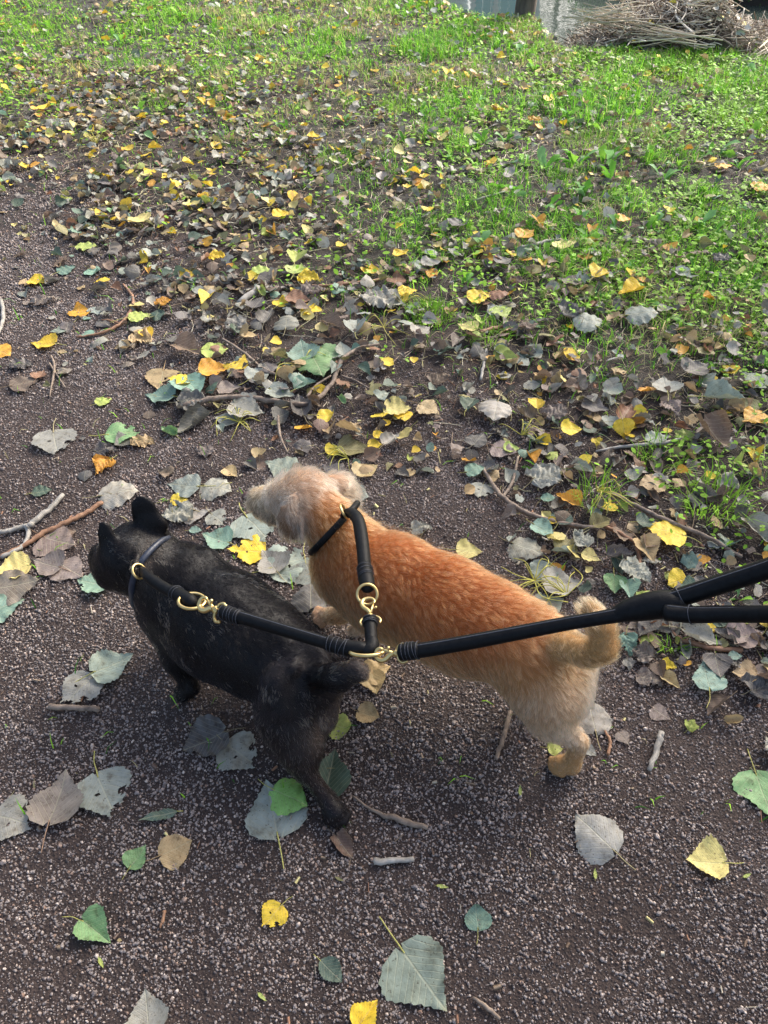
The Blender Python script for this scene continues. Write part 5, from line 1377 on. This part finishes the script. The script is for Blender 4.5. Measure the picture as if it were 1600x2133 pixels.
def pring(name, parent, u, v, z, rpx, wpx, nrm, squash=1.0, axis=None):
    c, t = at(u, v, z); V, F = ring(c, nrm, rpx * t, wpx * t / 2, squash, axis, 30)
    return part(name, V, F, M_BRASS, parent)
def snap(parent, a, b, z0, z1, s=1.0):
    """bolt snap from its hook at a to its swivel at b (px), built in the plane that faces up and back"""
    A, ta = at(a[0], a[1], z0); B, tb = at(b[0], b[1], z1)
    x = B - A; L = np.linalg.norm(x); x /= L
    n = CB - x * (CB @ x); n /= np.linalg.norm(n); y = np.cross(n, x)
    def W(pts): return A + np.array([p[0] * L * x + p[1] * L * y + (p[2] if len(p) > 2 else 0) * L * n for p in pts])
    hook = catmull(W([(.10, .17), (-.02, .20), (-.14, .12), (-.17, -.02), (-.12, -.17), (.03, -.24), (.20, -.20), (.36, -.07), (.50, 0)]), 5)
    r = np.interp(np.linspace(0, 1, len(hook)), [0, .3, .6, 1], [.045, .065, .10, .085]) * L * s
    V, F = tube(hook, r, 9); h = part('snap_hook', V, F, M_BRASS, parent)
    def sub(nm, V, F):
        return obj(nm, mesh_from(nm, V - np.array(parent.location), F, M_BRASS), h)
    V, F = tube(W([(.12, .15), (.30, .09), (.52, .02)]), np.array([.045, .05, .055]) * L * s, 8); sub('bolt', V, F)
    V, F = join([tube(W([(.34, .08, 0), (.36, .20, .06)]), .03 * L * s, 6), ball(W([(.36, .22, .07)])[0], .065 * L * s)]); sub('thumb_knob', V, F)
    V, F = join([ball(W([(.62, 0, 0)])[0], np.array([.11, .13, .10]) * L * s, axes_from(x, y)), tube(W([(.50, 0), (.72, 0)]), .085 * L * s, 10)]); sub('swivel', V, F)
    V, F = ring(W([(.66, 0, .06)])[0], n, .075 * L * s, .022 * L * s, 1, x, 18); sub('rivet_ring', V, F)
    eye = catmull(W([(.66, .04), (.72, .24), (.86, .33), (.98, .30)]), 5); eye2 = catmull(W([(.66, -.04), (.70, -.24), (.84, -.35), (.98, -.31)]), 5)
    V, F = join([tube(eye, .05 * L * s, 8), tube(eye2, .05 * L * s, 8), ball(eye2[-1], .06 * L * s), ball(eye[-1], .055 * L * s)]); sub('swivel_eye', V, F)
    return h

# collar of the black dog with its short strap and rings
bc = empty('dog_collar', at(330, 1160, .30)[0])
def collar_loop(name, parent, c, top, side, r1, r2, rad, mat, squash=.9):
    """a rolled band round the neck: centre, direction of the neck, radii"""
    d = np.asarray(top, float); d /= np.linalg.norm(d)
    V, F = ring(c, d, r1, rad, r2 / r1, side, 44); return part(name, V, F, mat, parent)
def neck_collar(parent, body, c, nrm, rad, mat, up=0.0, embed=.2, name='band'):
    """band laid on the real surface of the neck: walk round the axis and find the body"""
    c = np.asarray(c, float); d = np.asarray(nrm, float); d /= np.linalg.norm(d)
    a = np.cross(d, [0, 0, 1.0]); a /= np.linalg.norm(a); w = np.cross(a, d)
    th = np.linspace(0, 2 * math.pi, 40, endpoint=False)
    pts = []
    for t in th:
        dir_ = math.cos(t) * a + math.sin(t) * w
        rs = np.linspace(.01, .13, 160); X = c + rs[:, None] * dir_
        D = np.min([body.pts_sdf(p, X) for p in body.p[:BODY_CORE[id(body)]]], 0)
        k = np.argmax(D > 0) if (D > 0).any() else len(rs) - 1
        pts.append(rs[k])
    pts = np.array(pts)
    for _ in range(3): pts = (np.roll(pts, 1) + pts * 2 + np.roll(pts, -1)) / 4
    P_ = c + (pts + rad * (1 - embed) + up)[:, None] * (np.cos(th)[:, None] * a + np.sin(th)[:, None] * w)
    V, F = tube(P_, rad, 10, closed=True)
    return part(name, V, F, mat, parent), P_
BODY_CORE = {id(b_): len(b_.p), id(g): len(g.p)}
cb = at(325, 1182, .235)[0]
nb = at(388, 1222, .235)[0] - at(280, 1160, .27)[0]
_, band_b = neck_collar(bc, b_, cb, nb, .0062, M_COLLAR, up=.001)
pring('neck_ring', bc, 290, 1190, .318, 16, 5.5, (.75, -.1, .65), 1.0)
ptube('strap', bc, [(296, 1186, .318, 14), (305, 1198, .325, 21), (325, 1214, .332, 24), (350, 1229, .338, 25), (375, 1241, .344, 26)], M_LEATHER, n=7)
ptube('strap_end', bc, [(362, 1233, .342, 30), (372, 1240, .346, 31), (388, 1248, .352, 31), (398, 1254, .356, 30), (401, 1262, .350, 22)], M_LEATHER, n=5)
windings(bc, (366, 1235, .343, 31), (372, 1239, .346, 31), 2)
pring('end_ring', bc, 400, 1252, .358, 27.5, 7.5, (0.10, .25, 1.0), .95)
tag(bc, 'blue-black rolled leather collar on the black dog, with strap and brass rings', 'collar')

gc = empty('dog_collar', at(700, 1100, .33)[0])
cg = at(694, 1102, .285)[0]; ngv = at(735, 1140, .26)[0] - at(655, 1065, .315)[0]
_, band_g = neck_collar(gc, g, cg, ngv, .0068, M_LEATHER, up=.006)
pring('neck_ring', gc, 718, 1066, .372, 16.5, 5.5, (.9, .2, .5), 1.05)
ptube('strap', gc, [(713, 1076, .362, 12), (722, 1070, .372, 20), (735, 1070, .381, 24), (746, 1084, .388, 27), (752, 1110, .394, 28), (757, 1150, .40, 28), (760, 1185, .405, 28)], M_LEATHER, n=7)
ptube('strap_end', gc, [(759, 1180, .404, 31), (761, 1195, .406, 32), (764, 1212, .408, 33), (766, 1224, .410, 30), (767, 1230, .406, 22)], M_LEATHER, n=5)
windings(gc, (760, 1185, .405, 32), (763, 1203, .407, 33), 4)
pring('end_ring', gc, 765, 1238, .412, 21, 6.5, (.05, -.62, .78), 1.0)
tag(gc, 'black leather collar on the ginger dog, its strap and brass rings on the back', 'collar')

# coupler that joins both dogs
cp = empty('leash_coupler', at(760, 1345, .42)[0])
snap(cp, (424, 1256), (464, 1279), .368, .375, 1.15)
ptube('left_strand', cp, [(460, 1272, .374, 20), (500, 1285, .38, 27), (560, 1303, .39, 27), (630, 1324, .403, 27), (690, 1342, .415, 27)], M_LEATHER, n=8)
ptube('wrapped_end', cp, [(463, 1274, .375, 29), (480, 1280, .377, 31), (500, 1286, .38, 30)], M_LEATHER, n=4)
windings(cp, (466, 1275, .375, 30), (500, 1286, .38, 29), 6)
ptube('joint_sleeve', cp, [(682, 1339, .413, 31), (705, 1346, .417, 33), (735, 1351, .421, 34), (756, 1352, .424, 30), (764, 1358, .418, 24)], M_LEATHER, n=6)
windings(cp, (687, 1341, .414, 34), (722, 1350, .419, 35), 5)
snap(cp, (768, 1254), (773, 1300), .418, .422, .85)
ptube('short_strand', cp, [(771, 1292, .423, 25), (772, 1310, .424, 26), (774, 1340, .425, 26)], M_LEATHER, n=8)
ptube('wrapped_end', cp, [(770, 1288, .423, 28), (771, 1295, .423, 30), (771, 1301, .424, 29)], M_LEATHER, n=4)
windings(cp, (771, 1290, .423, 30), (771, 1300, .424, 30), 3)
ptube('joint_sleeve', cp, [(775, 1333, .425, 27), (775, 1346, .425, 31), (768, 1355, .425, 30), (757, 1357, .421, 26)], M_LEATHER, n=6)
pring('joint_ring', cp, 764, 1357, .424, 35, 8.5, (-.02, .62, 1.0), .62)
tag(cp, 'black leather coupler with brass snap hooks joining the two dog collars', 'leash')

# the long lead, fork and handles going up to the walker's hand
ld = empty('dog_leash', at(840, 1358, .44)[0])
snap(ld, (792, 1362), (846, 1360), .43, .44, 1.1)
ptube('lead', ld, [(836, 1358, .440, 30), (880, 1354, .45, 32), (980, 1337, .475, 32), (1080, 1318, .50, 31), (1180, 1299, .525, 30), (1240, 1289, .54, 30), (1310, 1277, .555, 34)], M_LEATHER, n=8)
ptube('wrapped_end', ld, [(834, 1358, .44, 36), (850, 1357, .444, 38), (872, 1354, .449, 36)], M_LEATHER, n=5)
windings(ld, (842, 1357, .442, 37), (872, 1354, .449, 36), 5)
ptube('fork', ld, [(1280, 1282, .549, 31), (1305, 1273, .555, 46), (1335, 1266, .562, 56), (1370, 1260, .572, 60), (1400, 1259, .578, 60), (1425, 1259, .584, 48)], M_LEATHER, n=6)
ptube('handle', ld, [(1385, 1252, .58, 36), (1420, 1243, .59, 40), (1500, 1217, .62, 42), (1600, 1184, .66, 44), (1720, 1140, .71, 48), (1900, 1070, .80, 54)], M_LEATHER, n=8)
ptube('handle', ld, [(1385, 1275, .58, 36), (1440, 1280, .59, 37), (1520, 1279, .615, 37), (1610, 1279, .65, 38), (1720, 1275, .70, 42), (1900, 1250, .80, 50)], M_LEATHER, n=8)
windings(ld, (1414, 1244, .588, 44), (1417, 1243, .589, 44), 2, 1.02)
windings(ld, (1438, 1280, .589, 40), (1441, 1280, .590, 40), 2, 1.02)
tag(ld, 'long round black leather leash that forks into two handles at the right', 'leash')

# ------------------------------------------------------------------ heap of cut reeds on the bank
def heap_h(x, y):
    prof = np.interp(x, [1.22, 1.36, 1.6, 1.85, 2.1, 2.25, 2.4, 2.7, 3.2, 3.8, 4.2], [0, .07, .17, .25, .27, .14, .06, .09, .13, .11, 0])
    yc = 5.70 - .10 * (x - 1.3) + .15 * smooth(1.2, 1.6, x); hw = np.interp(x, [1.2, 1.6, 2.2, 3.2, 4.2], [.15, .30, .38, .36, .2])
    q = np.clip(1 - ((y - yc) / hw) ** 2, 0, 1)
    return prof * np.sqrt(q), yc, hw
heap = empty('reed_heap', (2.0, 5.7, 0))
gx, gy = np.meshgrid(np.arange(1.15, 4.3, .04), np.arange(5.0, 6.35, .04)); hz, _, _ = heap_h(gx, gy)
gz = np.where(hz > 0, H(gx.ravel(), gy.ravel()).reshape(gx.shape) * (gy < 5.9) + hz - .05 + .05 * (fbm(gx * 9, gy * 9, 400, 3) - .5), -.6)
i = np.arange(gx.shape[1] - 1)[None, :] + (np.arange(gx.shape[0] - 1) * gx.shape[1])[:, None]
Fh = np.stack([i, i + 1, i + gx.shape[1] + 1, i + gx.shape[1]], -1).reshape(-1, 4)
Vh = np.stack([gx, gy, gz], -1).reshape(-1, 3)
M_ROT = noisy_material('rotting_reed', (.018, .014, .010), (.09, .07, .05), 30, .9, 1.0, .02)
part('core', Vh, Fh, M_ROT, heap)
def reed_VF(n, big):
    out = []
    for _ in range(n):
        x = rng.uniform(1.2, 4.1); hz_, yc, hw = heap_h(np.array(x), np.array(5.7)); yc = float(yc); hw = float(hw)
        y = yc + rng.uniform(-1.0, .75) * hw; hz_ = float(heap_h(np.array(x), np.array(y))[0]); z = max(0, float(H(x, y)) if y < 5.9 else 0) + hz_ - .01 + rng.uniform(-.03, .03)
        L = rng.uniform(.14, .42) if big else rng.uniform(.05, .22)
        az = rng.choice([rng.normal(.15, .6), rng.normal(-.5, .5), rng.normal(1.4, .5), rng.uniform(0, 6.28)]); el = rng.normal(-.08, .32)
        if rng.random() < .08: el = rng.uniform(.5, 1.1)
        d = np.array([math.cos(az) * math.cos(el), math.sin(az) * math.cos(el), math.sin(el)])
        c = np.array([x, y, z]); r = rng.uniform(.0014, .0050) * (1.15 if big else .8)
        bend = rng.normal(0, .04, 3) * L / .3
        pts = np.array([c - d * L / 2, c + bend * .5, c + d * L / 2])
        col = random.choice([(.52, .44, .33), (.42, .35, .27), (.76, .68, .56), (.26, .20, .15), (.60, .53, .43), (.15, .11, .08)])
        col = np.array(col) * rng.uniform(.7, 1.15)
        V, F = tube(catmull(pts, 3), [r] * 7, 5, cap=True)
        out.append((V, F, col))
    return out
for V, F, c in reed_VF(190, True):
    part('reed_stalk', V, F, M_REED, heap, col=np.repeat(c[None, :], len(V), 0))
for bx, by, bz, baz, nn, bl in ((1.42, 5.62, .17, -.35, 22, .42), (1.75, 5.45, .10, -.42, 24, .46), (2.05, 5.6, .26, .5, 14, .4), (2.35, 5.35, .05, .9, 14, .4), (1.6, 5.85, .26, .2, 10, .35), (2.05, 5.75, .30, 2.4, 10, .4)):
    for _ in range(nn):
        az = baz + rng.normal(0, .24); el = rng.normal(.06, .16); d = np.array([math.cos(az) * math.cos(el), math.sin(az) * math.cos(el), math.sin(el)])
        c = np.array([bx, by, bz + max(0, float(H(bx, by)))]) + rng.normal(0, .028, 3) + d * rng.normal(0, .04); L = bl * rng.uniform(.6, 1.1); r = rng.uniform(.0022, .0042)
        V, F = tube(np.array([c - d * L / 2, c, c + d * L / 2]), [r] * 3, 5); col = np.array((.74, .63, .47)) * rng.uniform(.45, 1.05)
        part('reed_stalk', V, F, M_REED, heap, col=np.repeat(col[None, :], len(V), 0))
rs = reed_VF(3800, False)
V, F = join([(a, b) for a, b, _ in rs]); C_ = np.vstack([np.repeat(c[None, :], len(a), 0) for a, _, c in rs])
lr = part('loose_reeds', V, F, M_REED, heap, col=C_); lr['kind'] = 'stuff'
hv, hf, hc_ = [], [], []; ho = 0
lowm = blade_mesh('x', 'poplar', 'crumple', 501, 6, 2), blade_mesh('x', 'oval', 'curl', 502, 6, 2)
for _ in range(330):
    x = rng.uniform(1.3, 3.9); _, yc, hw = heap_h(np.array(x), np.array(5.7)); y = float(yc) + rng.uniform(-1, .5) * float(hw)
    v, f, uv_ = lowm[int(rng.integers(0, 2))]; R_ = np.array(Matrix.Rotation(rng.uniform(0, 6.28), 3, 'Z') @ Matrix.Rotation(rng.normal(.6, .5), 3, 'X'))
    w = (v * rng.uniform(.03, .065)) @ R_.T + [x, y, (float(H(x, y)) if y < 5.9 else 0) + float(heap_h(np.array(x), np.array(y))[0]) + rng.uniform(-.01, .03)]
    c_ = np.array(random.choice([(.5, .46, .38), (.3, .25, .18), (.6, .5, .1), (.4, .42, .3), (.66, .62, .52), (.2, .15, .1)]))
    hv.append(w); hf += [tuple(i + ho for i in q) for q in f]; hc_.append(np.repeat(c_[None, :], len(v), 0)); ho += len(v)
hl_ = part('caught_leaves', np.vstack(hv), hf, M_STALK, heap, col=np.vstack(hc_)); hl_['kind'] = 'stuff'
tag(heap, 'long heap of cut dry reeds lying on the bank beside the canal', 'reed heap')

# ------------------------------------------------------------------ trees
def limb(name, parent, pts, mat, seg=14, rough=.06, n=8):
    pts = np.array(pts, float); q = catmull(pts, n); r = q[:, 3]
    V, F = tube(q[:, :3], r, seg)
    d = (fbm(V[:, 0] * 25 + V[:, 1] * 25, V[:, 2] * 6, 410, 3) - .5)
    c = np.repeat(q[:, :3], seg, 0); k = len(c)
    V[:k] = c + (V[:k] - c) * (1 + d[:k, None] * rough * 5)
    return part(name, V, F, mat, parent)
def crown(parent, centres, n, leaf, cols, name='crown'):
    Vs = []; 
    cs = np.array(centres, float); w = cs[:, 3] ** 2; w /= w.sum()
    k = rng.choice(len(cs), n, p=w)
    d = rng.normal(0, 1, (n, 3)); d /= np.linalg.norm(d, axis=1)[:, None]
    rr = cs[k, 3] * rng.random(n) ** .45 * (0.75 + .5 * fbm(d[:, 0] * 3 + k, d[:, 1] * 3 + d[:, 2], 420, 2))
    P_ = cs[k, :3] + d * rr[:, None] * [1, 1, .8]
    a = rng.normal(0, 1, (n, 3)); a /= np.linalg.norm(a, axis=1)[:, None]; b2 = np.cross(a, rng.normal(0, 1, (n, 3))); b2 /= np.linalg.norm(b2, axis=1)[:, None]
    L = leaf * rng.uniform(.6, 1.3, n)[:, None]
    V = np.stack([P_ - a * L, P_ + b2 * L * .55, P_ + a * L, P_ - b2 * L * .55], 1).reshape(-1, 3)
    F = (np.arange(n) * 4)[:, None] + [0, 1, 2, 3]
    C_ = np.repeat(np.array(cols)[rng.integers(0, len(cols), n)] * rng.uniform(.7, 1.3, (n, 1)), 4, 0)
    return part(name, V, F, M_WEED, parent, col=C_, smooth_=False)
tp, tt = at(1091, 40, 0); tz_ = float(H(tp[0], tp[1]))
tr = empty('poplar_tree', (tp[0], tp[1], tz_)); x0, y0 = tp[0], tp[1] + .03; r0 = 22 * tt
limb('trunk', tr, [(x0, y0, tz_ - .25, r0 * 1.5), (x0, y0, tz_ + .0, r0 * 1.12), (x0 + .01, y0, tz_ + .15, r0 * .98), (x0 + .02, y0, .8, r0 * .93), (x0 + .05, y0 + .1, 2.2, r0 * .85), (x0 + .0, y0 + .2, 4.5, r0 * .6), (x0, y0 + .2, 8.5, r0 * .15)], M_BARK, 18, .05)
cs = []
for i in range(9):
    a = i * 2.4; z = 2.6 + i * .55; L = 1.5 - i * .1
    e = (x0 + math.cos(a) * L, y0 + .15 + math.sin(a) * L, z + .9 * L)
    limb('branch', tr, [(x0 + .02, y0 + .15, z, .035), ((x0 + e[0]) / 2, (y0 + e[1]) / 2, z + .35 * L, .022), (*e, .006)], M_BARK, 7, .04, 4)
    cs.append((e[0], e[1], e[2], .6))
crown(tr, cs + [(x0, y0 + .2, 8.2, .8)], 5000, .05, [(.10, .17, .04), (.14, .20, .05), (.40, .32, .06)])
tag(tr, 'slim poplar trunk standing at the top of the bank by the water', 'tree')
FT = [(7.6, 13.5, 3.2, 1.5, 'dark bushy tree beyond the far bank at the right'), (6.4, 15.5, 2.4, 1.3, 'low round dark bush on the far bank'), (-5.5, 17.0, 3.0, 1.6, 'green bushy tree beyond the water at the far left'),
      (5.2, 27.0, 6.0, 2.6, 'unseen green willow like tree added further back to mute the water reflection'), (8.6, 31.0, 4.5, 2.6, 'unseen broad tree added across the water to mute its reflection'),  # both unseen, added so the water reflects green instead of bright sky
      (9.8, 12.0, 3.6, 1.7, 'tallest dark tree at the right end of the far bank')]
for x, y, h, w, lab in FT:
    t_ = empty('bushy_tree', (x, y, -.25))
    limb('trunk', t_, [(x, y, -.4, .14), (x + .05, y, h * .3, .11), (x, y + .1, h * .8, .04)], M_BARK, 9, .05)
    crown(t_, [(x + rng.normal(0, w * .4), y + rng.normal(0, w * .4), h * rng.uniform(.35, .9), w * rng.uniform(.35, .6)) for _ in range(9)], 5000, .09, [(.03, .075, .02), (.045, .10, .025), (.02, .05, .018)])
    tag(t_, lab, 'tree', 'trees beyond the canal'); used_labels.add(lab)
big = empty('poplar_tree', (5.6, 5.9, 0))  # unseen tree, added where its crown keeps the sun off the near path
limb('trunk', big, [(5.6, 5.9, -.2, .26), (5.6, 5.9, .1, .19), (5.55, 5.85, 1.6, .16), (5.5, 5.8, 3.2, .13), (5.3, 5.6, 5.2, .08), (5.2, 5.5, 7.4, .03)], M_BARK, 16, .05)
bc_ = []
for i in range(16):
    a = i * 2.4; z = 2.9 + i * .22; L = 1.9 - i * .05; e = (5.4 + math.cos(a) * L, 5.7 + math.sin(a) * L, z + .5 * L)
    limb('branch', big, [(5.5, 5.8, z, .045), ((5.5 + e[0]) / 2, (5.8 + e[1]) / 2, z + .3 * L, .03), (*e, .008)], M_BARK, 7, .04, 4); bc_.append((*e, .75))
crown(big, bc_ + [(5.3, 5.5, 6.8, 1.0)], 14000, .055, [(.10, .17, .04), (.14, .20, .05), (.40, .32, .06)])
tag(big, 'unseen leafy poplar added at the right to shade the gravel path', 'tree')
# bush that hangs over the water on the right
bsh = empty('waterside_bush', (4.4, 9.3, -.3))
limb('stem', bsh, [(4.4, 9.3, -.4, .03), (4.4, 9.25, 0, .02), (4.45, 9.2, .2, .01)], M_BARK, 7)
crown(bsh, [(3.6 + .35 * i, 9.1 + .1 * math.sin(i), -.18 + .05 * math.cos(i * 2), .24) for i in range(9)], 5500, .035, [(.05, .14, .03), (.07, .19, .03), (.03, .08, .02)], 'foliage')
tag(bsh, 'low green bush along the far water line behind the reed heap', 'bush')

# ------------------------------------------------------------------ teal board fence and white shed beyond the water
M_TEAL = noisy_material('teal_paint', (.10, .46, .56), (.14, .56, .66), 5, .6, .1, .002)
M_WHITE = noisy_material('white_paint', (.68, .68, .67), (.82, .82, .81), 6, .6, .1, .002)
M_ROOFF = noisy_material('grey_roofing', (.12, .12, .13), (.2, .2, .2), 8, .8, .3, .004)
def box(x0, y0, z0, x1, y1, z1):
    V = np.array([(x, y, z) for x in (x0, x1) for y in (y0, y1) for z in (z0, z1)], float)
    return V, [(0, 1, 3, 2), (4, 6, 7, 5), (0, 4, 5, 1), (2, 3, 7, 6), (0, 2, 6, 4), (1, 5, 7, 3)]
fy = 13.0
fen = empty('teal_fence', (2.0, fy, -.25))
for i in range(7):
    xa = 1.30 + i * .125; V, F = box(xa, fy, -.2, xa + .119, fy + .03, 1.05); part('board', V, F, M_TEAL, fen, smooth_=False)
for x in (1.27, 1.61, 2.2):
    V, F = box(x - .035, fy - .06, -.35, x + .035, fy - .002, 1.15); part('post', V, F, M_WHITE, fen, smooth_=False)
tag(fen, 'teal board fence with white posts across the canal beside the trunk', 'fence')
shed = empty('white_shed', (.6, 13.2, -.25))
V, F = box(.0, 13.1, -.3, 1.22, 14.6, 1.7); part('wall', V, F, M_WHITE, shed, smooth_=False)
V, F = box(-.1, 13.0, 1.7, 1.32, 14.7, 1.78); part('roof', V, F, M_ROOFF, shed, smooth_=False)
V, F = box(.35, 13.07, -.25, .85, 13.098, 1.4); dr = part('door', V, F, M_TEAL, shed, smooth_=False)
tag(shed, 'small white shed beyond the canal, left of the teal fence', 'shed')
